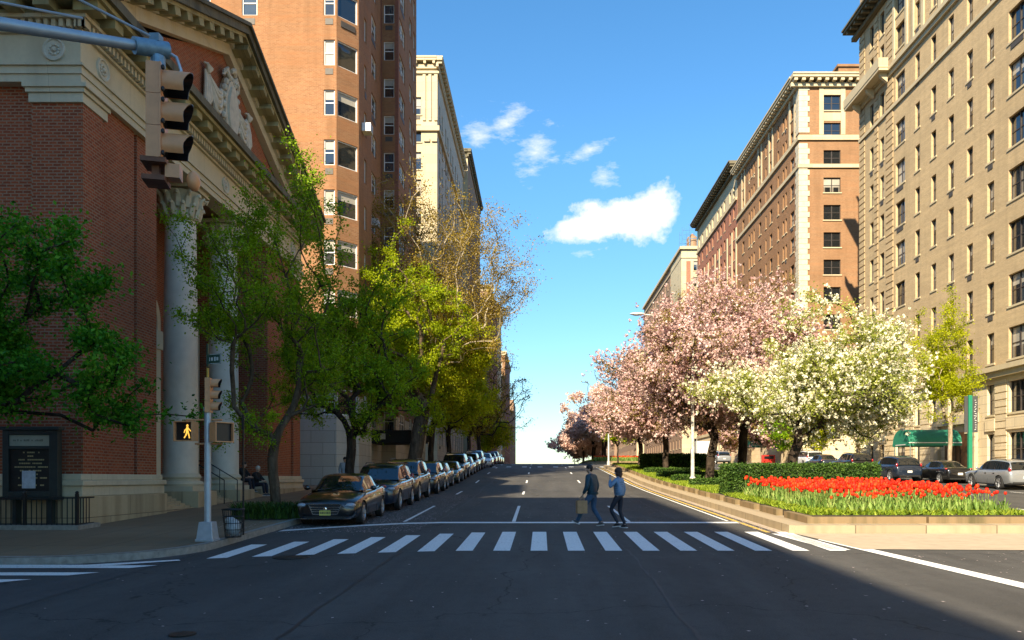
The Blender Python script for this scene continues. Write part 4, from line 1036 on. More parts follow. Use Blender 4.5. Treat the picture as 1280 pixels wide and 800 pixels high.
def skeleton(r,h_trunk,lean,crown,ntg,gap=.0,bend=.25,step=.45,shell=.45,lob=.25,seed=0,kcost=.35,low=.85):
    cx,cy,cz,rx,ry,rz=crown
    nodes=[np.zeros(3)]; par=[-1]; plen=[0.]
    nst=max(3,int(h_trunk/.4))
    for i in range(1,nst+1):
        f=i/nst; nodes.append(np.array([lean[0]*f**1.4+.04*math.sin(f*7+seed),lean[1]*f**1.4+.04*math.cos(f*5+seed),h_trunk*f])); par.append(len(nodes)-2); plen.append(h_trunk*f*.3)
    # crown targets
    T=[]; ph=r.uniform(0,6.28,6)
    while len(T)<ntg:
        d=r.normal(size=3); d/=np.linalg.norm(d); az=math.atan2(d[1],d[0]); el=math.asin(d[2])
        q=1+lob*(math.sin(2*az+ph[0])*.4+math.sin(3*az+ph[1]+2*el)*.4+math.sin(5*az+ph[2])*.3+math.sin(4*el+ph[3]+az)*.5)
        rad=r.uniform(0,1)**shell*q
        p=np.array([cx+d[0]*rx*rad,cy+d[1]*ry*rad,cz+d[2]*rz*rad*(1 if d[2]>0 else low)])
        if gap and mnoise.noise(Vector(p*.55)+Vector((seed*9.1,0,0)))<gap-.35: continue
        T.append(p)
    T=np.array(T); top=nodes[-1]; T=T[np.argsort(np.linalg.norm(T-top,axis=1)+r.normal(size=len(T))*.3)]
    tips=[]; A=np.zeros((60000,3)); pl=np.zeros(60000); n=len(nodes); A[:n]=nodes; pl[:n]=plen
    start=max(1,int(nst*.6))
    for t in T:
        dd=np.linalg.norm(A[start:n]-t,axis=1)+kcost*pl[start:n]+np.maximum(0,A[start:n,2]-t[2]+.2)*.6
        j=start+int(np.argmin(dd)); p=A[j].copy(); d=np.linalg.norm(t-p); k=max(2,int(d/step))
        if k>24: k=24
        pj=par[j]; dirn=(A[j]-A[pj]) if pj>=0 else np.array([0,0,1.]); dirn=dirn/(np.linalg.norm(dirn)+1e-9)
        c=p+dirn*d*bend+np.array([0,0,d*.12]); prev=j
        for i in range(1,k+1):
            f=i/k; q=(1-f)**2*p+2*f*(1-f)*c+f*f*t+(r.normal(size=3)*.035*d/k*2 if i<k else 0)
            A[n]=q; par.append(prev); pl[n]=pl[prev]+d/k; prev=n; n+=1
            if n>=59990: break
        tips.append(prev)
    return A[:n].copy(),np.array(par),np.array(tips),nst
def tree(name,label,X,Y,crown,h_trunk,r_trunk,ntg,leaves,lsize,lmat,bark,lean=(0,0),sigma=.35,z=None,seed=1,gap=0.,extra=None,group=None,cat='tree',twig=.012,shell=.45,lob=.25,along=.5,up=.4,kcost=.35,bend=.25,pw=2.3,aspect=.6,low=.85):
    r=np.random.default_rng(seed); z=G(Y)+.13 if z is None else z
    root=thing(name,label,cat,(X,Y,z),group=group)
    A,par,tips,nst=skeleton(r,h_trunk,lean,crown,ntg,gap=gap,seed=seed,shell=shell,lob=lob,kcost=kcost,bend=bend,low=low)
    n=len(A); w=np.zeros(n)
    w[tips]+=1.0
    for i in range(n-1,0,-1): w[par[i]]+=w[i]
    w=np.maximum(w,1); rad=w**(1/pw); s=r_trunk/rad[1]; rad=np.maximum(rad*s,twig)
    rad[0]=rad[1]*1.35
    i=np.arange(1,n); P0=A[par[i]]; P1=A[i]; R0=np.minimum(rad[par[i]],rad[i]*1.6); R1=rad[i]
    R0[0]=rad[0]
    big=R1>r_trunk*.25
    V1,F1=frusta(P0[big],P1[big],R0[big],R1[big],9); V2,F2=frusta(P0[~big],P1[~big],R0[~big],R1[~big],4)
    me=np_mesh('trunk',np.concatenate([V1,V2]),np.concatenate([F1,F2+len(V1)]),[bark],smooth=True); npobj('trunk',me,root)
    # leaf clusters round tips and along outer twigs
    cent=A[tips]; k=int(leaves*(1-along)/len(cent)); pts=[]
    cl=r.uniform(.45,1.6,len(cent))
    for c,m_ in zip(cent,cl):
        kk=int(k*m_); sg=sigma*r.uniform(.7,1.25); pts.append(c+r.normal(size=(kk,3))*np.array([sg,sg,sg*.6]))
    thin=np.where((w<=max(2,.02*ntg))&(np.arange(n)>nst))[0]
    if along>0 and len(thin):
        q=A[r.choice(thin,int(leaves*along))]; pts.append(q+r.normal(size=q.shape)*sigma*.45)
    C=np.concatenate(pts); 
    # per-leaf tone: clumpy noise so that light and dark clumps differ
    def tone(C):
        ph=r.uniform(0,6,3)
        f=np.sin(C[:,0]*1.3+ph[0])*np.sin(C[:,1]*1.1+ph[1])*np.sin(C[:,2]*1.6+ph[2])
        return np.clip(.5+.22*f+r.normal(size=len(C))*.2,0,1)
    V,F=leaf_quads(C,lsize,up=up,r=r,aspect=aspect)
    npobj('crown',np_mesh('crown',V,F,[lmat],rnd=tone(C)),root)
    if extra:
        for (nm,cnt,size,mat,sg,frac) in extra:
            q=cent[r.random(len(cent))<frac]; q=q[r.integers(0,len(q),cnt//7)]
            C2=q+r.normal(size=q.shape)*sg; C2=np.repeat(C2,7,axis=0)+r.normal(size=(len(q)*7,3))*size*.45
            V,F=leaf_quads(C2,size,up=.2,r=r,aspect=.9); npobj(nm,np_mesh(nm,V,F,[mat],rnd=tone(C2)),root)
    return root
L_dark=leafmat('leaf_deep_green',[(0,(.015,.09,.008)),(.5,(.06,.23,.012)),(1,(.17,.40,.03))])
L_mid=leafmat('leaf_fresh_green',[(0,(.07,.14,.006)),(.5,(.20,.35,.010)),(1,(.38,.52,.02))],trans=.4)
L_lime=leafmat('leaf_lime',[(0,(.11,.17,.006)),(.5,(.30,.38,.008)),(1,(.50,.54,.015))],trans=.45)
L_yel=leafmat('leaf_yellow_green',[(0,(.17,.22,.006)),(.5,(.40,.44,.010)),(1,(.60,.60,.02))],trans=.5)
L_olive=leafmat('young_olive_leaf',[(0,(.12,.085,.012)),(.5,(.28,.20,.03)),(1,(.44,.34,.06))],trans=.35)
L_pink=leafmat('pink_blossom',[(0,(.32,.17,.15)),(.45,(.60,.40,.37)),(1,(.84,.70,.67))],trans=.3)
L_pinklit=leafmat('sun_lightened_pink_blossom',[(0,(.5,.33,.28)),(.5,(.76,.58,.52)),(1,(.88,.78,.73))],trans=.4)  # pink blossom lightened as if sunlit, for far trees in building shade
L_bronze=leafmat('bronze_green_leaf',[(0,(.10,.06,.02)),(.5,(.24,.18,.04)),(1,(.38,.36,.08))],trans=.35)
L_whiteb=leafmat('white_blossom',[(0,(.60,.57,.36)),(.5,(.78,.75,.55)),(1,(.88,.86,.74))],trans=.25)
L_pale=leafmat('pale_spring_leaf',[(0,(.12,.17,.02)),(.5,(.32,.36,.06)),(1,(.52,.54,.16))],trans=.4)
L_hedge=leafmat('hedge_leaf',[(0,(.015,.04,.008)),(.5,(.045,.10,.015)),(1,(.11,.19,.03))],trans=.15)
L_grass=leafmat('grass_blade',[(0,(.07,.12,.01)),(.5,(.20,.29,.02)),(1,(.38,.44,.05))],trans=.3)
L_tleaf=leafmat('tulip_leaf',[(0,(.08,.17,.03)),(.5,(.22,.34,.07)),(1,(.46,.54,.18))],trans=.3)
L_red=leafmat('tulip_red',[(0,(.50,.012,.006)),(.5,(.78,.035,.012)),(1,(.88,.12,.02))],trans=.3)
B_dark=barkmat('dark_bark',(.02,.015,.012),(.075,.055,.04))
B_brown=barkmat('brown_bark',(.05,.035,.022),(.14,.10,.065))
B_plane=barkmat('sycamore_bark',(.20,.16,.10),(.48,.42,.31),scale=3.5,patch=True)
B_pale=barkmat('pale_bark',(.18,.14,.09),(.38,.31,.22))

T=tree
# near left tree, trunk outside the frame, boughs hanging into it
T('leafy_tree','dark green leafy boughs hanging in from the left edge before the church',-13.1,16.2,(1.05,-.2,4.45,3.3,2.6,2.2),2.2,.17,260,42000,.10,L_dark,B_dark,seed=3,sigma=.24,z=G(16)+.15,gap=.36,lob=.5,kcost=.2)
g='street trees along the left pavement'
T('leafy_tree','thin airy tree with sparse fresh leaves before the church columns',-8.1,24.1,(-.35,.4,6.6,3.0,2.9,4.9),2.3,.155,420,40000,.08,L_mid,B_brown,seed=6,pw=1.95,bend=.35,kcost=.5,sigma=.22,gap=.3,group=g,twig=.008,lob=.3,along=.7)
T('leafy_tree','bushy green street tree behind the first parked car',-8.0,33.5,(.0,0,5.8,3.2,3.1,3.6),2.6,.2,340,42000,.10,L_mid,B_dark,seed=8,sigma=.26,gap=.36,lob=.4,group=g)
T('leafy_tree','dense lime green street tree with a thick leaning trunk',-8.0,49.6,(-.9,0,9.0,3.9,4.0,5.4),4.2,.45,480,70000,.13,L_lime,B_brown,lean=(.7,.2),seed=11,sigma=.28,gap=.36,lob=.45,shell=.6,group=g)
T('leafy_tree','low spreading yellow-green street tree with a slim trunk beyond the leaning one',-8.0,59,(1.3,-1.5,7.6,3.9,4.0,3.9),3.4,.22,360,50000,.16,L_yel,B_dark,seed=14,sigma=.38,gap=.25,lob=.45,group=g)
T('leafy_tree','yellow-green street tree overhanging the distant parked cars',-8.0,70.5,(.9,0,6.3,3.4,3.6,3.4),3.2,.22,300,34000,.17,L_yel,B_dark,seed=17,sigma=.4,gap=.2,group=g)
T('sycamore_tree','tall sycamore with pale bare limbs and thin golden olive young leaves',-8.4,56,(.7,0,13.0,7.8,5.0,7.4),6.5,.32,800,75000,.115,L_olive,B_plane,lean=(.5,0),seed=21,sigma=.5,gap=.1,twig=.013,along=.55,shell=.5,lob=.35,pw=2.15)
T('sycamore_tree','thin half bare tree leaning over the road at the crest on the left',-8.4,112,(2.2,0,9.5,5.5,4.5,6.5),4.5,.28,240,7000,.2,L_olive,B_dark,seed=24,sigma=.6,twig=.03,along=.8)
T('leafy_tree','small golden green tree at the far left kerb beside the red cars',-8.2,125,(.8,0,4.8,3.0,3.,3.6),2.0,.2,140,9000,.3,L_yel,B_dark,seed=27,sigma=.6)
T('leafy_tree','dark bare-twigged tree just past the far left crossing',-8.6,98,(.6,0,6.5,3.6,3.3,3.6),3.2,.24,160,8000,.28,L_olive,B_dark,seed=28,sigma=.6)
# median blossom trees
g='blossom trees in the median'
def pinktree(label,X,Y,crown,ht,rt,n,lv,ls,seed,lean=(0,0),bl=1.0,mat=None,lf=.75):
    return T('cherry_tree',label,X,Y,crown,ht,rt,n,int(lv*lf),ls*.75,L_bronze,B_dark,seed=seed,sigma=.34,gap=.28,low=.45,lean=lean,group=g,z=G(Y)+.42,lob=.4,shell=.5,along=.5,
        extra=[('blossom',int(lv*bl),ls,mat or L_pink,.42,.85)],bend=.45)
pinktree('nearest pink cherry tree with several dark trunks behind the white one',9.4,43.0,(-.1,0,5.6,4.6,4.4,4.9),1.9,.24,560,100000,.115,31,lean=(.2,0))
pinktree('pink cherry tree with a thick upright trunk left of the white blossom tree',11.9,45.5,(.9,0,6.2,4.2,3.5,5.2),2.0,.26,380,74000,.12,32)
pinktree('tall pink cherry tree in the middle of the median row',9.4,57.5,(-.4,0,4.6,4.2,4.2,3.4),2.0,.22,440,70000,.135,33)
pinktree('pink cherry tree drooping over the kerb by the low hedge',9.2,70,(-.4,0,4.2,3.6,3.8,3.2),1.9,.2,320,44000,.16,34)
T('cherry_tree','white blossom tree with forked dark trunks rising behind the hedge',11.6,35.6,(1.3,0,4.6,4.6,4.2,3.0),1.0,.22,560,80000,.105,L_pale,B_dark,seed=41,sigma=.33,gap=.32,low=.6,group=g,z=G(35.6)+.42,lob=.4,shell=.5,kcost=.3,bend=.5,along=.5,extra=[('blossom',62000,.105,L_whiteb,.36,.85)])
T('leafy_tree','small bright green young tree in the far median behind the lamp post',8.6,84,(0,0,3.7,1.7,1.7,1.9),1.4,.09,90,7000,.22,L_lime,B_dark,seed=44,sigma=.4,z=G(84)+.3)
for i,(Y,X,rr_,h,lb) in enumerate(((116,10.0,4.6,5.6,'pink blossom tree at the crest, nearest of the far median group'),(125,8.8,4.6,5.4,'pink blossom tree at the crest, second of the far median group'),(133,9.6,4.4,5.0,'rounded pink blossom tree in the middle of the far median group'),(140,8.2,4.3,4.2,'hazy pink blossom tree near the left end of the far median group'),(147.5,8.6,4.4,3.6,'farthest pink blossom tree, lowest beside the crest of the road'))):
    pinktree(lb,X,Y,(0,0,h,rr_,rr_,h*.82),2.,.2,170,22000,.28,50+i,mat=L_pinklit,lf=.12,bl=1.2)
T('leafy_tree','bare dark-twigged tree poking above the far pink blossoms',9.8,118,(0,0,10.5,2.8,2.8,4.5),5,.16,70,700,.2,L_olive,B_dark,seed=61,twig=.035)
# right pavement trees
T('ginkgo_tree','narrow yellow-green street tree before the tan block by the green post',28.2,53.6,(-.45,0,7.4,1.65,1.7,5.1),3.4,.14,300,34000,.115,L_yel,B_pale,seed=71,low=.6,sigma=.3,gap=.2,lob=.4,kcost=.15,along=.6)
T('pear_tree','pale-trunked white blossoming street tree on the right pavement by the parked cars',28.6,70,(0,0,4.9,2.5,2.5,2.9),2.2,.17,190,9000,.17,L_pale,B_pale,seed=72,sigma=.35,extra=[('blossom',9000,.16,L_whiteb,.35,.8)])
T('leafy_tree','small green and gold young tree on the right pavement by the brown block',29.,82,(0,0,3.6,1.9,1.9,2.2),1.6,.1,110,8000,.2,L_yel,B_pale,seed=73,sigma=.35)
T('leafy_tree','green street tree far up the right pavement beside the brown block',29.,93,(0,0,4.2,2.2,2.2,2.8),2,.12,110,8000,.24,L_mid,B_pale,seed=74,sigma=.4)
for Y,s_ in ((101.5,75),(118,76)):
    T('pear_tree','distant %s blossom tree on the far right pavement'%('white-pink' if s_==75 else 'smaller pink'),29.,Y,(0,0,5.0,3,3,3.2),2,.14,130,7000,.28,L_bronze,B_pale,seed=s_,sigma=.4,extra=[('blossom',9000,.27,L_pink,.4,.8)])
# ---------------------------------------------------------------- hedges, lawn, planting
def hedge(name,label,x0,x1,y0,y1,h,n,size=.08,mat=L_hedge,zoff=.4,group=None,grow_=.05):
    z0=G((y0+y1)/2)+zoff; root=thing(name,label,'hedge',((x0+x1)/2,(y0+y1)/2,z0),group=group)
    r=np.random.default_rng(int(x0*13+y0*7)); W,D=x1-x0,y1-y0; 
    areas=np.array([W*D,W*h,W*h,D*h,D*h]); f=r.choice(5,n,p=areas/areas.sum()); u=r.random(n);v=r.random(n)
    P=np.zeros((n,3)); P[:,0]=u*W;P[:,1]=v*D;P[:,2]=h
    for k,(ax) in enumerate((0,1,2,3,4)):
        m=f==k
        if k in(1,2): P[m,1]=0 if k==1 else D; P[m,2]=v[m]*h
        if k in(3,4): P[m,0]=0 if k==3 else W; P[m,1]=u[m]*D; P[m,2]=v[m]*h
    bump=np.sin(P[:,0]*4.1)*np.sin(P[:,1]*3.7+1)*np.sin(P[:,2]*5)*.05; P+=r.normal(size=P.shape)*grow_+bump[:,None]
    P+=np.array([x0,y0,z0]); P[:,2]+=np.array([G(y) for y in [y0,y1]])[0]*0
    V,F=leaf_quads(P,size,up=.3,r=r); V-=np.array(root.location)
    npobj('foliage',np_mesh('foliage',V,F,[mat],rnd=np.clip(r.normal(.5,.25,n)+bump*3,0,1)),root)
    t=MB(); t.box(x0+.07,x1-.07,y0+.07,y1-.07,z0-.02,z0+h-.07); t.build('inner_shade_core',M_hedgecore,root)
    return root
M_hedgecore=simple('hedge_inner_shade',(.022,.032,.012),rough=1,var=.3,scale=12)  # dark core colour stands in for the shade between the leaves
hedge('clipped_hedge','long clipped green hedge behind the red tulip bed',7.6,13.6,31.2,32.6,1.15,46000,.075)
hedge('clipped_hedge','dark clipped hedge across the median beyond the cherry trunks',8.3,13.4,62,63.2,1.15,14000,.13)
for i,y in enumerate((38.5,44.,49.5,55.5)):
    hedge('low_hedge',['lowest front box row beside the white-painted lamp foot','second low box row across the shaded median lawn','third low box row under the pink cherries','farthest low box row before the dark clipped hedge'][i],7.7,11.5,y,y+1.1,.30,7000,.09,zoff=.42,grow_=.04)
def grassfield(name,x0,x1,y0,y1,n,h,zoff,mat,wid=.02,seed=5,lean_=.35):
    r=np.random.default_rng(seed); x=r.uniform(x0,x1,n);y=r.uniform(y0,y1,n); z=np.array([_G0(v) for v in y])+zoff
    hh=h*r.uniform(.5,1.3,n); a=r.uniform(0,2*PI,n); dx=np.cos(a)*wid*.5;dy=np.sin(a)*wid*.5; lx=r.normal(size=n)*lean_*hh; ly=r.normal(size=n)*lean_*hh
    V=np.stack([np.stack([x-dx,y-dy,z],1),np.stack([x+dx,y+dy,z],1),np.stack([x+dx*.3+lx,y+dy*.3+ly,z+hh],1),np.stack([x-dx*.3+lx,y-dy*.3+ly,z+hh],1)],1).reshape(-1,3)
    F=np.arange(4*n).reshape(n,4); o=npobj(name,np_mesh(name,V,F,[mat],rnd=np.clip(r.normal(.5,.25,n),0,1))); o['kind']='stuff'; return o
grassfield('grass',7.35,13.45,32.7,77,90000,.11,.40,L_grass,wid=.05)
grassfield('ground_cover',7.4,13.5,21.25,31.3,22000,.11,.41,L_grass,wid=.05,seed=6,lean_=.7)
grassfield('grass',7.35,13.45,97,157,20000,.2,.40,L_grass,wid=.12,seed=8)
# tulips
def tulip_mesh(seed,head=True,sc=1.0):
    r=random.Random(seed); mb=MB(); f=[]
    nl=r.choice((3,4,5))
    for k in range(nl):
        a=2*PI*k/nl+r.uniform(-.5,.5); L=r.uniform(.32,.5); w=r.uniform(.045,.07); pts=[]; out=r.uniform(.1,.25)
        n=4
        for i in range(n+1):
            t=i/n; rad=.02+out*t**1.6; z=L*(t-.18*t**3*(1 if out>.17 else .3)); ww=w*math.sin(PI*(.18+.82*t)**.9)*.5+.002
            ca,sa=math.cos(a),math.sin(a); pts+= [(rad*ca-ww*sa,rad*sa+ww*ca,z),(rad*ca+ww*sa,rad*sa-ww*ca,z)]
        mb.add(pts,[(2*i,2*i+1,2*i+3,2*i+2) for i in range(n)],0)
    if head:
        H=r.uniform(.46,.62); mb.tube([(0,0,0),(r.uniform(-.02,.02),r.uniform(-.02,.02),H)],.006,4,m=0,cap=False)
        n=6; prof=[(.013,0),(.044,.024),(.051,.058),(.040,.092)]
        for k in range(3): 
            for s_ in (0,1):
                a=2*PI*(k+s_*.5)/3; rr_=1.0 if s_==0 else .88; vs=[]
                for (q,z) in prof: 
                    for da in(-.62,0,.62):
                        zz=z+(.022 if (da==0 and z>.08) else 0); vs.append((q*rr_*math.cos(a+da),q*rr_*math.sin(a+da),H+zz))
                mb.add(vs,[(3*i+j,3*i+j+1,3*i+j+4,3*i+j+3) for i in range(3) for j in range(2)],1)
    me=bpy.data.meshes.new('tulip'); me.from_pydata([(x*sc,y*sc,z*sc) for x,y,z in mb.v],[],mb.f); me.materials.append(L_tleaf); me.materials.append(L_red); me.polygons.foreach_set('material_index',mb.mi)
    a=me.attributes.new('rnd','FLOAT','FACE'); base=r.uniform(.2,.8); a.data.foreach_set('value',[min(1,max(0,base+r.uniform(-.25,.25))) for _ in me.polygons])
    return me
TM=[tulip_mesh(i) for i in range(10)]; TL=[tulip_mesh(20+i,False,1.05) for i in range(5)]
pos=[]; r_=random.Random(12); y=21.75
row=0
while y<30.3:
    x=7.95+(0.1 if row%2 else 0)+ (0.55 if y<23 else 0)
    while x<13.1:
        pos.append((x+r_.uniform(-.05,.05),y+r_.uniform(-.06,.06))); x+=.185
    y+=.215; row+=1
pos.sort(key=lambda p:p[1])
front=pos
rest=MB(); rv=[];rf=[];rmi=[];rr2=[]
cnt=0
for i,(x,y) in enumerate(front):
    leafonly=(y<22.15) and r_.random()<.85
    me=r_.choice(TL if leafonly else TM); a=r_.uniform(0,6.28); s_=r_.uniform(.88,1.12)*(1.0 if y>22.8 else .86)
    z=G(y)+.41
    if not leafonly and cnt<295 and y>22.2:
        o=bpy.data.objects.new('tulip',me); COL.objects.link(o); o.location=(x,y,z); o.rotation_euler=(r_.uniform(-.1,.1),r_.uniform(-.1,.1),a); o.scale=(s_,s_,s_)
        tag(o,'red tulip with broad pale green leaves in the front rows of the median bed','tulip','red tulips in the near median bed'); cnt+=1
    else:
        M=np.array(Matrix.Translation((x,y,z))@Matrix.Rotation(a,4,'Z')@Matrix.Scale(s_,4)); co=np.empty(len(me.vertices)*3); me.vertices.foreach_get('co',co); co=co.reshape(-1,3)@M[:3,:3].T+M[:3,3]
        off=sum(len(q) for q in rv) if False else TULOFF if 'TULOFF' in globals() else 0
        rv.append(co); 
        for pl in me.polygons: rf.append([v+off for v in pl.vertices]); rmi.append(pl.material_index)
        q=np.empty(len(me.polygons)); me.attributes['rnd'].data.foreach_get('value',q); rr2.extend(q.tolist()); TULOFF=off+len(co)
me=bpy.data.meshes.new('tulips'); me.from_pydata(np.concatenate(rv).tolist(),[],rf); me.materials.append(L_tleaf); me.materials.append(L_red); me.polygons.foreach_set('material_index',rmi)
a=me.attributes.new('rnd','FLOAT','FACE'); a.data.foreach_set('value',rr2); o=npobj('tulip_bed',me); o['kind']='stuff'; o['label']='mass of red tulips and leaves filling the median bed'
# far tulip bed
n=1500; r=np.random.default_rng(4); P=np.stack([r.uniform(7.2,13.4,n),r.uniform(97.2,100.2,n),np.zeros(n)],1); P[:,2]=[_G0(v)+.42+.5 for v in P[:,1]]; P[:,2]+=r.uniform(-.12,.1,n)
V,F=leaf_quads(P,.16,r=r,aspect=1); o=npobj('tulip_bed',np_mesh('far_tulips',V,F,[L_red],rnd=r.random(n))); o['kind']='stuff'
grassfield('tulip_leaves',7.2,13.4,96.8,100.2,6000,.45,.4,L_tleaf,wid=.08,seed=9)
# planting in the tree pit by the first left tree
def stemclump(label,X,Y,rad,n,h,mat,seed):
    r=np.random.default_rng(seed); z0=G(Y)+.15; root=thing('shrub',label,'shrub',(X,Y,z0)); V=[];F=[];k=0
    for i in range(n):
        a=r.uniform(0,6.28); q=rad*math.sqrt(r.random()); x,y=q*math.cos(a)*1.1,q*math.sin(a); ax=r.uniform(0,6.28); o_=r.uniform(.1,.45)*h*1.2; H=h*r.uniform(.6,1.2); w=r.uniform(.02,.04)
        ca,sa=math.cos(ax),math.sin(ax); pts=[]
        for j in range(4):
            t=j/3; ww=w*(1-t*.85); pts+=[(x+o_*t*t*ca-ww*sa,y+o_*t*t*sa+ww*ca,H*(t-.25*t*t)),(x+o_*t*t*ca+ww*sa,y+o_*t*t*sa-ww*ca,H*(t-.25*t*t))]
        V+=pts; F+=[(k+2*j,k+2*j+1,k+2*j+3,k+2*j+2) for j in range(3)]; k+=8
    npobj('leaves',np_mesh('leaves',np.array(V),np.array(F),[mat],rnd=np.clip(r.normal(.4,.25,len(F)),0,1)),root)
    t=MB(); t.lathe([(rad*1.0,-.02),(rad*.9,.03),(.05,.06)],(X,Y,z0),18); t.build('soil_mound',M_soil,root); return root
stemclump('dark strappy-leaved plants round the foot of the first street tree',-8.05,23.6,.98,1900,.56,L_hedge,3)
stemclump('low dark planting at the foot of the second street tree',-8.0,33.2,.8,500,.4,L_dark,4)
for i,x in enumerate((-14.6,-13.9,-13.2,-12.5)): pass
# fallen petals and leaf litter
def litter(n,boxes,seed,size,mat,name='petal_litter'):
    r=np.random.default_rng(seed); P=[]
    for (x0,x1,y0,y1,fr,dz) in boxes:
        k=int(n*fr); x=r.uniform(x0,x1,k);y=r.uniform(y0,y1,k); P.append(np.stack([x,y,np.array([G(float(v)) for v in y])+dz],1))
    P=np.concatenate(P); n=len(P); a=r.uniform(0,2*PI,n); s=size*r.uniform(.4,1.4,n)
    V=np.stack([P+np.stack([np.cos(a+k*PI/2)*s*(1 if k%2 else .6),np.sin(a+k*PI/2)*s*(1 if k%2 else .6),np.zeros(n)+.001*k],1) for k in range(4)],1).reshape(-1,3)
    o=npobj(name,np_mesh(name,V,np.arange(4*n).reshape(n,4),[mat])); o['kind']='stuff'
M_petal=simple('fallen_petal',(.62,.50,.48),rough=.8,var=.2)
litter(16000,[(-7,-3.2,20.5,38,.42,.014),(-7,6.2,8,38,.022,.014),(7.5,14.5,9,16.4,.02,.014),(5.9,6.5,20.5,75,.35,.016),(-4.2,6.3,22,60,.05,.014),(-9,-7.3,20,50,.12,.162)],5,.027,M_petal)
# ---------------------------------------------------------------- cars
def catmull(tab,n):
    t=np.array(tab,float); k=len(t); out=[]
    for j in np.linspace(0,k-1,n):
        i=min(int(j),k-2); f=j-i; p0=t[max(i-1,0)];p1=t[i];p2=t[i+1];p3=t[min(i+2,k-1)]
        out.append(.5*((2*p1)+(-p0+p2)*f+(2*p0-5*p1+4*p2-p3)*f*f+(-p0+3*p1-3*p2+p3)*f**3))
    return out
def apply_mod(o):
    dg=bpy.context.evaluated_depsgraph_get(); me=bpy.data.meshes.new_from_object(o.evaluated_get(dg)); o.modifiers.clear(); o.data=me
SPEC={
 'sedan':dict(L=4.65,W=.915,wb=2.78,wr=.33,
  low=[(-2.32,.60,.30,.52,.60),(-2.27,.76,.22,.60,.68),(-2.12,.85,.19,.69,.78),(-1.75,.90,.18,.77,.86),(-1.2,.915,.18,.84,.95),(-.7,.92,.18,.88,.98),(.2,.92,.18,.91,1.0),(1.1,.915,.18,.95,1.02),(1.65,.90,.2,.97,1.06),(2.05,.86,.24,.95,1.05),(2.24,.80,.30,.88,.97),(2.31,.68,.38,.72,.78)],
  roof=[(-.98,.78,.95,.70,.955,.97),(-.62,.80,.94,.66,1.17,1.20),(-.25,.80,.93,.62,1.36,1.39),(.15,.80,.93,.60,1.41,1.45),(.6,.80,.94,.60,1.41,1.45),(1.0,.79,.96,.59,1.34,1.38),(1.35,.77,.98,.60,1.18,1.22),(1.75,.72,1.0,.66,1.015,1.03)],ws=(-.98,-.25),rw=(1.02,1.75),bp=.32),
 'suv':dict(L=4.75,W=.96,wb=2.83,wr=.38,
  low=[(-2.36,.66,.36,.68,.80),(-2.30,.82,.27,.80,.90),(-2.12,.90,.24,.88,.99),(-1.7,.94,.23,.93,1.04),(-1.15,.955,.23,.97,1.09),(-.7,.96,.23,1.0,1.11),(.4,.96,.23,1.02,1.12),(1.3,.955,.23,1.05,1.13),(1.9,.94,.26,1.07,1.15),(2.22,.90,.32,1.04,1.12),(2.34,.84,.38,.92,1.0),(2.38,.72,.45,.75,.8)],
  roof=[(-1.0,.82,1.08,.76,1.085,1.10),(-.65,.84,1.07,.72,1.33,1.37),(-.3,.85,1.06,.69,1.56,1.60),(.2,.85,1.06,.67,1.64,1.69),(.9,.85,1.07,.67,1.65,1.70),(1.6,.84,1.08,.66,1.60,1.655),(1.98,.83,1.09,.67,1.52,1.57),(2.26,.80,1.10,.74,1.13,1.15)],ws=(-1.0,-.3),rw=(1.98,2.26),bp=.30),
}
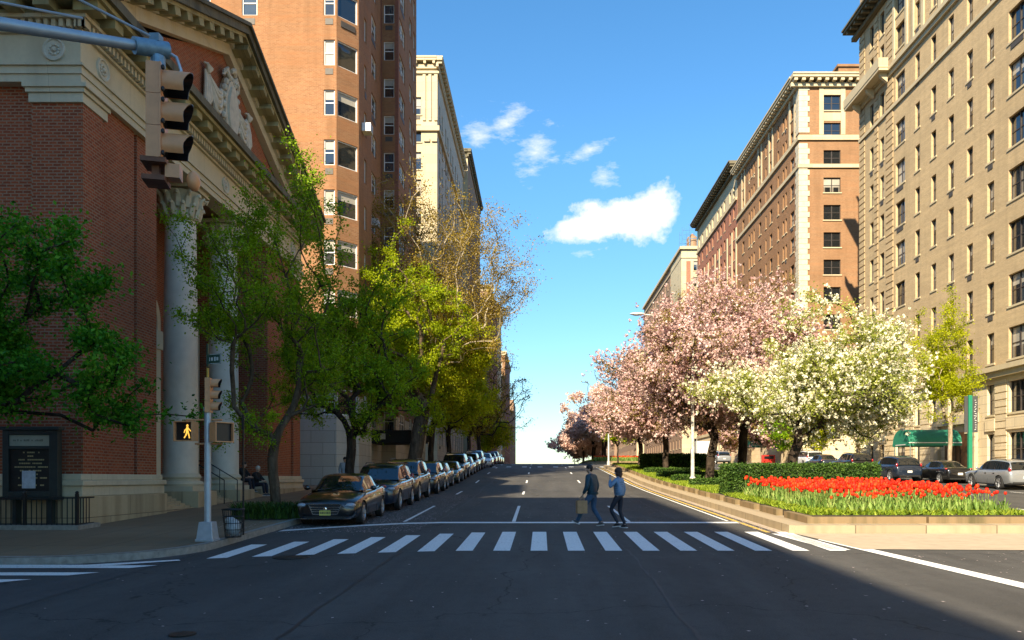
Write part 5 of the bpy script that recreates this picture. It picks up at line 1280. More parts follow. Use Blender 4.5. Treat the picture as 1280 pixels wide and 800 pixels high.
def car_proto(kind,name,label,lightcol=M_headl,plate=M_plate,grille='wide'):
    S=SPEC[kind]; root=thing(name,label,'car')
    # lower body
    st=catmull(S['low'],40); rows=[]
    for (y,w,zb,zs,zt) in st:
        half=[(0,zb),(w*.78,zb),(w*.93,zb+.07),(w*.985,zb+(zs-zb)*.35),(w,zb+(zs-zb)*.62),(w*.975,zs-.05),(w*.93,zs+.01),(w*.80,zs+(zt-zs)*.55),(w*.45,zt-.008),(0,zt)]
        full=half+[(-x,z) for x,z in reversed(half[1:-1])]; rows.append([(x,y,z) for x,z in full])
    n=len(rows[0]); mb=MB(); vs=[p for r_ in rows for p in r_]; fs=[]
    for i in range(len(rows)-1):
        for k in range(n): k2=(k+1)%n; fs.append((i*n+k,(i+1)*n+k,(i+1)*n+k2,i*n+k2))
    fs.append(tuple(range(n))); fs.append(tuple(reversed([(len(rows)-1)*n+k for k in range(n)])))
    mb.add(vs,fs); me=mb.mesh('body',[MATS['paint_dark']],smooth=False)
    body=bpy.data.objects.new('body',me); COL.objects.link(body)
    cut=MB()
    wy=[-S['wb']/2+ (-.02),S['wb']/2-.02]
    for y in wy:
        pr=[(S['wr']+.055,-1.2),(S['wr']+.055,1.2)]; seg=28; vv=[]
        for x in(-1.2,1.2):
            for k in range(seg): th=2*PI*k/seg; vv.append((x,y+(S['wr']+.055)*math.cos(th),S['wr']-.0+(S['wr']+.055)*math.sin(th)))
        cut.add(vv,[tuple(range(seg)),tuple(reversed(range(seg,2*seg)))]+[(k,k+seg,(k+1)%seg+seg,(k+1)%seg) for k in range(seg)])
    co=bpy.data.objects.new('cut',cut.mesh('cut',[])); COL.objects.link(co)
    md=body.modifiers.new('b','BOOLEAN'); md.object=co; md.operation='DIFFERENCE'; md.solver='EXACT'
    apply_mod(body); bpy.data.objects.remove(co)
    body.data.polygons.foreach_set('use_smooth',[True]*len(body.data.polygons)); body.data.set_sharp_from_angle(angle=R(38)); body.parent=root; body.name='body'
    # inner wheel housing / underbody
    t=MB(); t.box(-S['W']*.66,S['W']*.66,-S['L']*.43,S['L']*.43,S['low'][3][2]+.04,.62); t.build('underbody',M_plastic,root,world=False)
    # greenhouse
    sr=catmull(S['roof'],30); rowsG=[]; glass=[]
    mbR=MB(); mbG=MB()
    prof=[]
    for (y,wb_,zb,wr,ze,zc) in sr:
        half=[(wb_,zb-.03),(wb_*.985,zb+.02),(wr+(wb_-wr)*.12,ze-(ze-zb)*.1),(wr*.96,ze),(wr*.75,ze+(zc-ze)*.6),(0,zc)]
        full=half+[(-x,z) for x,z in reversed(half[:-1])]; prof.append([(x,y,z) for x,z in full])
    m_=len(prof[0])
    def isglass(i,k):
        y=(prof[i][0][1]+prof[i+1][0][1])/2
        side=k in(1,m_-3); top=3<=k<=m_-5
        if side: return (S['ws'][0]+.22<y<S['rw'][1]-.22) and not(abs(y-S['bp'])<.05) and not (kind=='suv' and abs(y-1.35)<.06) and (prof[i][3][2]-prof[i][0][2]>.12)
        if top: return y<S['ws'][1] or y>S['rw'][0]
        return False
    for i in range(len(prof)-1):
        for k in range(m_-1):
            q=[prof[i][k],prof[i+1][k],prof[i+1][k+1],prof[i][k+1]]
            (mbG if isglass(i,k) else mbR).add(q,[(0,1,2,3)])
    def wbuild(mb,nm,mat,par):
        me=mb.mesh(nm,[mat]); bm=bmesh.new(); bm.from_mesh(me); bmesh.ops.remove_doubles(bm,verts=bm.verts,dist=.001); bmesh.ops.recalc_face_normals(bm,faces=bm.faces)
        if sum(f.normal.z for f in bm.faces)<0: bmesh.ops.reverse_faces(bm,faces=bm.faces)
        bm.to_mesh(me); bm.free(); me.polygons.foreach_set('use_smooth',[True]*len(me.polygons)); me.set_sharp_from_angle(angle=R(40))
        o=bpy.data.objects.new(nm,me); COL.objects.link(o); o.parent=par; return o
    roof=wbuild(mbR,'roof',MATS['paint_dark'],root); wbuild(mbG,'window',M_carglass,root)
    # chrome window line + door seams + handles
    t=MB()
    for s_ in(-1,1):
        t.tube([(s_*(p[0][0]+.003),p[0][1],p[1][2]-.0) for p in prof[4:-3]],.010,5)
    t.build('window_trim',M_chrome,root,world=False)
    wmid=S['W']
    for s_ in(-1,1):
        for (ya,yb2) in ((-.82,S['bp']),(S['bp'],1.12)):
            t=MB(); 
            zt=S['low'][5][3]-.02; zb=S['low'][5][2]+.10
            t.bar((s_*(wmid+.001),ya,zb),(s_*(wmid*.975),ya+.02,zt),.008,.008); t.bar((s_*wmid,ya,zb),(s_*wmid,yb2,zb),.008,.008)
            dr=t.build('door_seam',M_plastic,root,world=False)
            t=MB(); t.obox((s_*(wmid-.004),yb2-.2,zt-.08),.03,.17,.028); t.build('door_handle',M_chrome,dr,world=False)
        t=MB(); y=S['ws'][0]+.38; zz=S['roof'][0][2]+.06
        t.ell((s_*(wmid+.10),y,zz+.02),.10,.07,.075,10,8); mr=t.build('wing_mirror',MATS['paint_dark'],root,smooth=True,world=False)
        t=MB(); t.bar((s_*(wmid-.12),y,zz-.03),(s_*(wmid+.04),y,zz-.01),.04,.03); t.build('mirror_arm',M_plastic,mr,world=False)
    # wheels
    for y in wy:
        for s_ in(-1,1):
            wr=S['wr']; x=s_*(wmid-.115)
            def lat(prof_,m,seg=26):
                mb=MB(); vs=[];fs=[]
                for (r_,o) in prof_:
                    for k in range(seg): th=2*PI*k/seg; vs.append((s_*o,r_*math.cos(th),r_*math.sin(th)))
                for i in range(len(prof_)-1):
                    for k in range(seg): k2=(k+1)%seg; fs.append((i*seg+k,i*seg+k2,(i+1)*seg+k2,(i+1)*seg+k))
                mb.add(vs,fs); return mb
            mb=lat([(wr*.66,-.10),(wr*.93,-.11),(wr,-.08),(wr,.08),(wr*.93,.105),(wr*.70,.10),(wr*.68,.06)],0)
            wh=mb.build('wheel',M_tyre,root,smooth=True,world=False); wh.location=(x,y,wr)
            mb=lat([(wr*.70,.095),(wr*.66,.10),(wr*.63,.05),(wr*.60,-.02),(0.001,-.03)],0,26)
            # spokes
            for k in range(5):
                for dd in(-.16,.16):
                    th=2*PI*k/5+dd; mb.bar((s_*.07,.03*math.cos(th),.03*math.sin(th)),(s_*.085,wr*.66*math.cos(th),wr*.66*math.sin(th)),.035,.03)
            mb.lathe([(.001,0)],(0,0,0),3) if False else None
            rm=mb.build('rim',M_rim,wh,smooth=True,world=False,angle=30)
            mb=MB(); mb.obox((s_*.03,0,0),.02,wr*.9,wr*.9,M=Matrix.Rotation(.4,3,'X')); mb.build('brake',M_plastic,wh,world=False)
    # front
    yf=-S['L']/2; zh=(S['low'][2][3]); h0=S['low'][1]
    for s_ in(-1,1):
        t=MB(); c=(s_*(h0[1]-.09),S['low'][1][0]+.09,h0[3]+.0)
        t.ell(c,.17,.16,.075,12,8,M=Matrix.Rotation(s_*-.55,3,'Z')); hl=t.build('headlight',M_headl,root,smooth=True,world=False)
        t=MB(); t.ell((s_*(h0[1]-.16),S['low'][1][0]+.0,h0[2]+.14),.09,.05,.035,10,6); t.build('fog_lamp',M_plastic,root,smooth=True,world=False)
        c=(s_*(S['low'][-3][1]-.09),S['low'][-3][0]-.0,S['low'][-3][3]+.0+(.08 if kind=='suv' else 0))
        t=MB(); t.ell(c,.13 if kind=='sedan' else .07,.08,.06 if kind=='sedan' else .13,12,8,M=Matrix.Rotation(s_*.45,3,'Z')); t.build('tail_light',M_taill,root,smooth=True,world=False)
    w=.40 if kind=='sedan' else .38; zg=(h0[2]+h0[3])/2+.08
    yF=S['low'][0][0]
    t=MB()
    t.prism([(-w*1.15,zg+.14),(w*1.15,zg+.14),(w*.85,zg-.13),(-w*.85,zg-.13)],lambda u,v,q:(u,q,v),yF-.018,yF+.12); gr=t.build('grille',M_plastic,root,world=False)
    t=MB(); 
    for zz in (-.06,.0,.06): t.box(-w*(1.0+zz),w*(1.0+zz),yF-.032,yF-.019,zg+zz-.010,zg+zz+.012)
    P4=[(-w*1.17,zg+.15),(w*1.17,zg+.15),(w*.87,zg-.14),(-w*.87,zg-.14)]
    for i in range(4): a=P4[i];b_=P4[(i+1)%4]; t.bar((a[0],yF-.025,a[1]),(b_[0],yF-.025,b_[1]),.022,.022)
    t.ell((0,yF-.035,zg+.01),.055,.012,.055,10,6)
    t.build('grille_bars',M_chrome,gr,world=False)
    t=MB(); t.box(-.155,.155,yF-.05,yF-.03,h0[2]+.10,h0[2]+.245); pl=t.build('number_plate',plate,root,world=False)
    t=MB(); 
    for k in range(6): 
        x=-.125+k*.045+(.01 if k>2 else 0); t.box(x,x+.028,yF-.054,yF-.0505,h0[2]+.145,h0[2]+.205)
    t.build('plate_marks',M_blackletter,pl,world=False)
    t=MB(); t.prism([(-w*1.5,h0[2]+.07),(w*1.5,h0[2]+.07),(w*1.3,h0[2]-.0),(-w*1.3,h0[2]-.0)],lambda u,v,q:(u,q,v),yF-.012,yF+.1); t.build('air_intake',M_plastic,root,world=False)
    t=MB(); t.bar((-S['W']*.8,yF+.03,h0[2]+.0),(S['W']*.8,yF+.03,h0[2]+.0),.02,.016); t.build('bumper_trim',M_chrome,root,world=False)
    # rear plate
    yR=S['low'][-1][0]; zR=(S['low'][-1][2]+S['low'][-1][3])/2
    t=MB(); t.box(-.155,.155,yR+.0,yR+.03,zR+.02,zR+.16); t.build('number_plate',M_platew,root,world=False)
    t=MB(); t.box(-S['W']*.72,S['W']*.72,yR-.06,yR+.012,S['low'][-2][2]-.02,S['low'][-2][2]+.07); t.build('rear_bumper',M_plastic,root,world=False)
    t=MB(); y=S['ws'][0]; z=S['roof'][0][5]
    for s_ in(-.35,.1): t.bar((s_-.25,y+.02,z+.015),(s_+.25,y+.12,z+.07),.012,.02)
    t.build('wiper',M_plastic,root,world=False)
    if kind=='suv':
        for s_ in(-1,1):
            t=MB(); t.tube([(s_*.60,-.1,1.66),(s_*.60,.0,1.71),(s_*.60,1.4,1.70),(s_*.60,1.55,1.65)],.018,6); t.build('roof_rail',M_plastic,root,smooth=True,world=False)
    return root
PC={'paint_dark':(.012,.012,.014),'paint_black':(.006,.006,.007),'paint_navy':(.01,.018,.035),'paint_grey':(.08,.082,.085),'paint_brown':(.06,.05,.04),'paint_silver':(.33,.35,.37),'paint_white':(.75,.75,.73),'paint_green':(.02,.04,.03),'paint_red':(.32,.015,.012),'paint_blue':(.03,.07,.13)}
for k,v in PC.items(): carpaint(k,v,metal=.4 if k in('paint_silver','paint_grey','paint_brown','paint_blue') else 0.)
P1=car_proto('sedan','parked_car','x'); P2=car_proto('suv','parked_car','x')
used={'sedan':False,'suv':False}
def place_car(kind,paint,label,X,Y,rz,group,name='parked_car',roll=None):
    src=P1 if kind=='sedan' else P2
    if not used[kind]: o=src; used[kind]=True
    else: o=copy_tree(src)
    slope=math.atan2(G(Y+1.4)-G(Y-1.4),2.8)
    o.location=(X,Y,(G(Y+1.4)+G(Y-1.4))/2+.002); o.rotation_euler=(Matrix.Rotation(slope,3,'X')@Matrix.Rotation(rz,3,'Z')).to_euler()
    tag(o,label,'car',group); o.name=name
    for c in o.children:
        if c.name.split('.')[0] in('body','roof','wing_mirror'):
            c.material_slots[0].link='OBJECT'; c.material_slots[0].material=MATS[paint]
    return o
gl='cars parked along the left kerb'
XL=-6.0
for i,(k,p,lb) in enumerate([('sedan','paint_black','shiny black sedan with a wide chrome grille, first of the parked line'),
    ('suv','paint_navy','dark navy off-roader parked right behind the black sedan'),
    ('suv','paint_brown','brown-grey off-roader third in the parked line'),
    ('suv','paint_dark','near-black off-roader fourth in the parked line'),
    ('sedan','paint_grey','grey saloon fifth in the parked line'),
    ('sedan','paint_green','very dark green saloon sixth in the parked line'),
    ('suv','paint_grey','grey tall car seventh in the parked line'),
    ('sedan','paint_silver','silver saloon eighth in the parked line'),
    ('suv','paint_black','black tall car ninth in the parked line'),
    ('suv','paint_dark','dark tall car tenth, last before the far crossing')]):
    place_car(k,p,lb,XL+(.03 if i%2 else -.03),24.6+i*5.45+(0,.1,-.15,.25,-.1,.2,-.2,.15,.3,.1)[i],0,gl).scale=(1,(1,.98,1.03,.95,1.02,.97,1,1.03,.98,1)[i],(1,1,1.06,.97,1.03,.98,1.08,1,.96,1.04)[i])
place_car('sedan','paint_white','white car heading down the avenue at the far crossing',-5.5,80.5,0,None,name='white_car')
for i,(k,p,lb,x,y) in enumerate([('sedan','paint_red','red car at the crest nearest the white car',-5.9,96,),('suv','paint_red','second red car behind it at the crest',-5.9,102),('sedan','paint_red','third red car, half sunk behind the crest',-5.9,109),('sedan','paint_navy','dark car farthest along the left kerb at the crest',-5.9,115)]):
    place_car(k,p,lb,x,y,0,'cars at the crest on the left')
gr_='cars on the right roadway'
place_car('suv','paint_silver','silver estate-like off-roader at the right edge of the picture',26.75,45.3,PI,gr_)
place_car('sedan','paint_black','small black car whose rear shows between the awning and the green post',27.1,52.6,PI,gr_)
place_car('suv','paint_navy','dark navy people carrier with red tail lights in front of the green awning',24.85,54.7,PI,gr_)
place_car('suv','paint_black','dark off-roader left of the navy people carrier above the hedge',26.0,65.0,PI,gr_)
place_car('sedan','paint_navy','low dark blue car between the white car and the dark off-roader',25.6,70.5,PI,gr_)
place_car('suv','paint_white','white off-roader above the hedge beyond the low dark blue car',26.4,76.6,PI,gr_)
place_car('suv','paint_silver','silver people carrier seen between the median tree trunks',24.0,103.,PI,gr_)
# white box van
V_=thing('box_van','white box van standing far up the right roadway behind the cherry trunks','van',(23.6,114,G(114)))
t=MB(); z=G(114); t.box(22.5,24.7,110.9,115.2,z+.75,z+3.2); t.build('cargo_box',MATS['paint_white'],V_,bevel=.04)
t=MB(); t.prism([(115.22,.5),(117.2,.5),(117.2,1.3),(116.6,1.5),(116.2,2.3),(115.22,2.35)],lambda u,v,w:(w,u,z+v),22.6,24.6); t.build('cab',MATS['paint_white'],V_,bevel=.04)
for y in (111.8,116.3):
    for x in (22.65,24.4):
        t=MB(); t.prism([(y+.4*math.cos(a),.4+.4*math.sin(a)) for a in np.linspace(0,2*PI,18,endpoint=False)],lambda u,v,w:(w,u,z+v),x-.12,x+.15); t.build('wheel',M_tyre,V_)
t=MB(); t.box(22.6,22.8,110.85,110.89,z+.9,z+1.1); t.box(24.4,24.6,110.85,110.89,z+.9,z+1.1); t.build('tail_light',M_taill,V_)
# ---------------------------------------------------------------- traffic signals
def signal_head(mb_body,mb_dark,c,s,ang,lit=None):
    """three-section head; c = top centre; s section height; faces direction angle (visors point)"""
    M=Matrix.Rotation(ang,3,'Z')   # local -y is the facing direction
    for i in range(3):
        z=c[2]-s*(i+.5); cc=Vector((c[0],c[1],z))
        mb_body.obox(cc,s*.94,s*.40,s*.985,M=M)
        mb_body.obox(cc+M@Vector((0,-s*.215,0)),s*1.0,s*.05,s*1.0-.006,M=M)
        # visor: open tunnel
        seg=18; r=s*.43; Lh=s*.86; vs=[];fs=[]
        angs=[R(-40+260*k/seg) for k in range(seg+1)]
        for rr_ in (r,r*.94):
            for yy in (-s*.235,-s*.235-Lh):
                for a in angs:
                    cut=1.0 if yy>-s*.5 else 1.0
                    vs.append(cc+M@Vector((rr_*math.cos(a),yy*(1 if yy>-s*.5 else (.80+.20*max(0,math.sin(a)))),rr_*math.sin(a))))
        n=seg+1
        for k in range(seg):
            fs+= [(k,k+1,n+k+1,n+k),(2*n+k,3*n+k,3*n+k+1,2*n+k+1),(n+k,n+k+1,3*n+k+1,3*n+k)]
        mb_body.add(vs[:2*n],[f for f in [(k,k+1,n+k+1,n+k) for k in range(seg)]])
        mb_dark.add(vs[2*n:],[(k,n+k,n+k+1,k+1) for k in range(seg)])
        mb_dark.add([vs[n+k] for k in range(n)]+[vs[3*n+k] for k in range(n)],[(k,k+1,n+k+1,n+k) for k in range(seg)])
        lens=[cc+M@Vector((s*.40*math.cos(2*PI*k/16),-s*.247,s*.40*math.sin(2*PI*k/16))) for k in range(16)]
        mb_dark.add(lens,[tuple(range(16))])
AR=thing('traffic_signal','grey steel mast arm with guy rods holding a big ochre three-light signal','traffic signal',(-9.5,2.5,G(2.5)+.15))
end=Vector((-3.95,8.12,6.55)); pb=Vector((-9.5,2.5,0))
t=MB(); zz=G(2.5)+.15; t.tube([(-9.5,2.5,zz),(-9.5,2.5,zz+7.9)],[.13,.09],16); t.box(-9.72,-9.28,2.28,2.72,zz,zz+.55); t.build('pole',M_galv,AR,smooth=True)
t=MB(); pts=[]
for f in np.linspace(0,1,9):
    p=Vector((-9.5,2.5,0)).lerp(end,f); p.z=6.55-1.75*(1-f)**1.0*(1)-(.0) ; pts.append(p)
t.tube(pts,[.105-.055*f for f in np.linspace(0,1,9)],14); t.build('mast_arm',M_galv,AR,smooth=True)
t=MB(); t.tube([(-9.5,2.5,zz+7.5),(end.x,end.y,end.z+.10)],.013,6); t.build('guy_rod',M_galv,AR,smooth=True)
t=MB(); t.tube([(-9.5,2.5,zz+4.9),(end.x-.5,end.y-.45,end.z+.05)],.012,6); t.build('guy_rod',M_galv,AR,smooth=True)
t=MB(); dv=(pts[-1]-pts[-2]).normalized(); t.tube([end-dv*.22,end+dv*.12],.085,14); t.tube([end+dv*.1,end+dv*.14],[.085,.03],14); t.tube([end-Vector((0,0,.05)),end-Vector((0,0,.24))],.055,10)
t.tube([end+dv*.02-Vector((0,0,.08)),end-Vector((0,0,.20))+dv*.02],.07,10); t.box(end.x-.05,end.x+.05,end.y-.05,end.y+.05,end.z+.06,end.z+.14)
t.build('clamp',simple('blue_grey_bracket',(.20,.33,.43),rough=.45,metal=.3,var=.2,scale=20),AR,smooth=True)
t=MB(); q=end+dv*.08; t.tube([q,q+Vector((.13,0,-.08)),q+Vector((.18,0,-.22)),q+Vector((.10,0,-.33)),q+Vector((.0,0,-.34))],.018,8); t.build('cable_loop',M_galv,AR,smooth=True)
a=MB();d_=MB(); top=end-Vector((0,0,.20)); ang=R(103)
signal_head(a,d_,(top.x,top.y,top.z),.325,ang); 
Mh=Matrix.Rotation(ang,3,'Z')
sh=a.build('signal_head',M_signal,AR,smooth=True,angle=30); d_.build('lens',M_signaldk,sh)
a=MB()
bc=top-Vector((0,0,.975)); a.obox(bc+Vector((0,0,-.02)),.30,.24,.05,M=Mh); a.obox(bc+Vector((.0,0,-.10)),.07,.07,.16,M=Mh); a.obox(bc+Vector((0,0,-.2)),.28,.22,.05,M=Mh)
for i in range(3):
    zz_=top.z-.325*(i+.5)
    for (oy,dz) in ((-.10,-.12),(-.10,.10)):
        q_=MB(); q_.ell(Vector((top.x,top.y,zz_+dz))+Mh@Vector((-.165,oy,0)),.02,.02,.028,8,6); q_.build('hinge',M_ironblk,sh,smooth=True)
a.build('bracket',simple('rusty_bracket',(.20,.08,.04),rough=.7,var=.3),sh)
a=MB(); bb=bc+Mh@Vector((0,-.17,-.1)); a.obox(bb,.16,.14,.14,M=Mh); a.ell(bc+Mh@Vector((0,-.36,-.17)),.065,.09,.10,12,10); a.build('small_lamp',M_signal,sh,smooth=True,angle=50)
# corner signal post with walking man signs
px,py=-7.28,17.3; zg=G(py)+.15
SP=thing('traffic_signal_post','silver corner post with small ochre signal, walk signals and street sign','traffic signal',(px,py,zg))
t=MB(); t.prism([(-.20,-.20),(.20,-.20),(.20,.20),(-.20,.20)],lambda u,v,w:(px+u,py+v,w),zg,zg+.06); 
t.add([(px-.18,py-.18,zg+.06),(px+.18,py-.18,zg+.06),(px+.18,py+.18,zg+.06),(px-.18,py+.18,zg+.06),(px-.14,py-.14,zg+.43),(px+.14,py-.14,zg+.43),(px+.14,py+.14,zg+.43),(px-.14,py+.14,zg+.43)],[(0,1,5,4),(1,2,6,5),(2,3,7,6),(3,0,4,7),(4,5,6,7)])
t.build('base',M_galv,SP,bevel=.01)
t=MB(); t.tube([(px,py,zg+.42),(px,py,zg+2.88)],.072,16); t.tube([(px,py,zg+2.87),(px,py,zg+2.95)],.09,14); t.build('pole',M_galv,SP,smooth=True)
a=MB();d_=MB(); signal_head(a,d_,(px+.02,py,zg+3.60),.255,R(98)); sh=a.build('signal_head',M_signal,SP,smooth=True,angle=30); d_.build('lens',M_signaldk,sh)
a=MB(); a.tube([(px+.0,py,zg+3.60),(px,py,zg+3.82)],.03,8); a.tube([(px,py,zg+2.93),(px,py,zg+2.98)],.07,8); a.build('bracket',simple('yellow_bracket',(.5,.28,.03),rough=.5),SP)
# pedestrian signals
def pedbox(cx,cy,cz,ang,walk):
    M=Matrix.Rotation(ang,3,'Z'); a=MB(); c=Vector((cx,cy,cz)); w,h,dp=.43,.42,.17
    a.obox(c,w,dp,h,M=M)
    for (ox,oz,sx,sz) in ((0,h/2,w+.03,.025),(0,-h/2,w+.03,.025),(w/2,0,.025,h),(-w/2,0,.025,h)): a.obox(c+M@Vector((ox,-dp/2-.04,oz)),sx,.10,sz,M=M)
    o=a.build('walk_signal',M_signal,SP,bevel=.006)
    a=MB(); a.obox(c+M@Vector((0,-dp/2-.006,0)),w-.03,.01,h-.03,M=M); sc=a.build('screen',M_signaldk,o)
    if walk:
        a=MB(); k=.0085; q=lambda x,z:c+M@Vector((x+.07,-dp/2-.018,z))
        a.ell(q(.0,.12),.028,.006,.032,12,8,M=M)
        for (p0,p1,w_) in (((.0,.08),(-.005,-.01),.05),((-.005,.07),(-.06,.02),.022),((-.06,.02),(-.075,-.03),.02),((.01,.07),(.055,.03),.022),((.055,.03),(.075,.0),.02),((-.012,-.01),(-.03,-.08),.03),((-.03,-.08),(-.075,-.145),.026),((.01,-.01),(.035,-.08),.03),((.035,-.08),(.05,-.15),.026)):
            a.bar(q(*p0),q(*p1),.006 if False else w_,.008) if False else a.obox((q(*p0)+q(*p1))/2,(Vector(p1)-Vector(p0)).length+.012,.008,w_,M=M@Matrix.Rotation(-math.atan2(p1[1]-p0[1],p1[0]-p0[0]),3,'Y'))
        a.build('walking_figure',M_walk,sc)
pedbox(px-.44,py-.02,zg+2.42,R(-10),True); pedbox(px+.28,py+.0,zg+2.40,R(55),False)
t=MB(); t.tube([(px-.5,py+.05,zg+2.68),(px+.3,py+.05,zg+2.68)],.02,8); t.tube([(px-.3,py+.05,zg+2.15),(px+.3,py+.05,zg+2.15)],.02,8); t.build('mounting_bar',M_signal,SP)
t=MB(); M=Matrix.Rotation(R(-20),3,'Z'); t.obox((px+.13,py,zg+4.02),.40,.012,.22,M=M); t.obox((px-.0,py,zg+4.1),.04,.04,.5,M=M)
sg=t.build('street_sign',simple('green_sign_sheet',(.03,.07,.045),rough=.4),SP)
t=MB()
for (ox,oz,sx,sz) in ((0,.10,.38,.01),(0,-.10,.38,.01),(-.19,0,.01,.2),(.19,0,.01,.2),(-.12,0,.05,.09),(-.04,0,.05,.07),(.04,0,.04,.09),(.11,0,.05,.07)): t.obox(Vector((px+.13,py,zg+4.02))+M@Vector((ox,-.008,oz)),sx,.004,sz,M=M)
t.build('sign_border',M_lettering,sg)
# litter basket
bx_,by_=-6.95,17.9; zb=G(by_)+.15; LB=thing('litter_basket','black wire litter basket with a white bag beside the corner post','litter bin',(bx_,by_,zb))
t=MB()
for k in range(26): a=2*PI*k/26; t.tube([(bx_+.17*math.cos(a),by_+.17*math.sin(a),zb+.03),(bx_+.235*math.cos(a),by_+.235*math.sin(a),zb+.66)],.006,4)
for (zz_,r_) in ((.03,.175),(.2,.19),(.35,.205),(.5,.22),(.66,.24)):
    pts=[(bx_+r_*math.cos(2*PI*k/20),by_+r_*math.sin(2*PI*k/20),zb+zz_) for k in range(21)]; t.tube(pts,.009 if zz_<.6 else .018,5)
t.build('wire_mesh',M_ironblk,LB)
t=MB(); t.ell((bx_,by_,zb+.25),.165,.165,.2,12,8); t.ell((bx_-.05,by_-.04,zb+.4),.12,.11,.1,10,6); t.build('bag',simple('white_plastic_bag',(.5,.54,.56),rough=.4,var=.25,scale=14,bump=.6,bscale=25),LB,smooth=True)
# thin dark sign post
t=MB(); x,y=-6.98,18.6; z=G(y)+.15; t.bar((x,y,z),(x,y,z+2.85),.045,.03); t.box(x-.03,x+.03,y-.04,y-.02,z+2.5,z+2.85)
SGN=thing('sign_post','thin dark steel sign post beside the litter basket','post',(x,y,z)); t.build('post',M_ironblk,SGN)
# street lamps
def lamp(label,X,Y,h,arm,zoff=.42,col=None,painted=False,sgn=-1,name='street_lamp'):
    z=G(Y)+zoff; r=thing(name,label,'street lamp',(X,Y,z),group='street lamps'); m=col or M_lamppost
    t=MB(); t.tube([(X,Y,z),(X,Y,z+.35),(X,Y,z+.4),(X,Y,z+h)],[.17,.16,.10,.06],12); t.build('pole',m,r,smooth=True)
    if arm<.1:
        t=MB(); t.ell((X,Y,z+h+.03),.08,.08,.09,10,6); t.build('finial',m,r,smooth=True); return r
    t=MB(); t.tube([(X,Y,z+h-.5),(X+sgn*arm*.25,Y,z+h-.15),(X+sgn*arm*.6,Y,z+h+.22),(X+sgn*arm,Y,z+h+.33)],[.045,.04,.035,.03],8); t.build('arm',m,r,smooth=True)
    t=MB(); cx=X+sgn*(arm+.3); t.ell((cx,Y,z+h+.35),.42,.14,.075,14,8); hd=t.build('lamp_head',M_lamppost,r,smooth=True); t=MB(); t.ell((cx+sgn*.04,Y,z+h+.30),.24,.11,.05,12,6); t.build('lens',M_frame_g,hd,smooth=True); return r
M_lamppost=simple('pale_lamp_metal',(.60,.60,.56),rough=.5,metal=.2,var=.15,scale=3)
lamp('tall pale street lamp rising out of the pink blossoms with its arm over the road',8.15,41.2,8.6,2.6,col=barkmat('flaking_pale_paint',(.35,.33,.28),(.70,.67,.6),scale=5,patch=True))
lamp('short-looking pale lamp post on the median end at the far crossing',7.2,79.5,4.2,0.01,zoff=.2,name='lamp_post')
lamp('farthest pale lamp post at the crest',7.1,150,2.2,.01,zoff=.2,name='lamp_post')
if 0: lamp('distant street lamp whose white arm shows left of the beige block',8.2,88.5,20.6,2.2,zoff=.2)
if 0: lamp('small distant street lamp arm above the far blossoms',8.2,104,23.0,2.2,zoff=.2)
# green banner post on the right
gx,gy=27.9,50.6; z=G(gy)+.15; GP=thing('banner_post','bright green post carrying a narrow grey banner by the silver car','banner post',(gx,gy,z))
t=MB(); t.box(gx-.12,gx+.12,gy-.1,gy+.1,z,z+5.55); t.build('post',M_greenpole,GP,bevel=.02)
t=MB(); t.box(gx-.36,gx-.13,gy-.02,gy+.02,z+3.15,z+5.5); t.box(gx+.13,gx+.50,gy-.02,gy+.02,z+3.15,z+5.5); bn_=t.build('banner',M_banner,GP)
t=MB(); rr_=random.Random(9)
for k in range(14):
    zz_=z+3.35+k*.145; a=gx+.24+rr_.uniform(0,.08); t.obox((a+.06,gy-.026,zz_),rr_.uniform(.08,.2),.006,.035,M=Matrix.Rotation(rr_.uniform(-.9,.9),3,'Y'))
t.build('lettering',M_lettering,bn_)
# red newspaper box etc. at the far awning
r_=thing('news_box','small red street box by the distant green awning','street box',(26.9,98,G(98))); t=MB(); zz_=G(98)+.15; t.box(28.0,29.6,97.6,98.2,zz_,zz_+1.0); t.build('case',simple('red_case_paint',(.6,.03,.02),rough=.4),r_,bevel=.03); t=MB(); t.box(28.2,29.4,97.57,97.598,zz_+.5,zz_+.85); t.build('window',M_glassdk,r_)
# ---------------------------------------------------------------- people
def skin_mesh(name,J,E,mat,sub=2,rootv=0,parent=None):
    """J: list (co, radius); E: edges; returns evaluated smooth mesh object"""
    me=bpy.data.meshes.new(name); me.from_pydata([j[0] for j in J],E,[]); o=bpy.data.objects.new(name,me); COL.objects.link(o)
    sk=o.modifiers.new('s','SKIN'); sk.use_smooth_shade=True
    for i,j in enumerate(J):
        v=me.skin_vertices[0].data[i]; r=j[1]; v.radius=(r,r) if not isinstance(r,tuple) else r; v.use_root=(i==rootv)
    sb=o.modifiers.new('u','SUBSURF'); sb.levels=sub; sb.render_levels=sub
    apply_mod(o); o.data.materials.clear(); o.data.materials.append(mat); o.data.polygons.foreach_set('use_smooth',[True]*len(o.data.polygons)); o.parent=parent; return o
M_skin=simple('skin',(.46,.27,.19),rough=.55,var=.08); M_skin2=simple('fair_skin',(.55,.36,.27),rough=.55,var=.08)
M_jacket=simple('dark_teal_jacket',(.012,.055,.08),rough=.6,var=.3,scale=9,bump=.5,bscale=18); M_jeans=simple('blue_jeans',(.05,.11,.20),rough=.85,var=.25,scale=10,bump=.3)
M_puffer=simple('light_blue_quilted_jacket',(.15,.26,.40),rough=.55,var=.15,scale=8); M_leg=simple('dark_leggings',(.012,.016,.03),rough=.7,var=.2)
M_hairdk=simple('dark_hair',(.012,.009,.008),rough=.6,var=.3,scale=30); M_hairbr=simple('brown_hair',(.06,.028,.015),rough=.55,var=.35,scale=30,bump=.5)
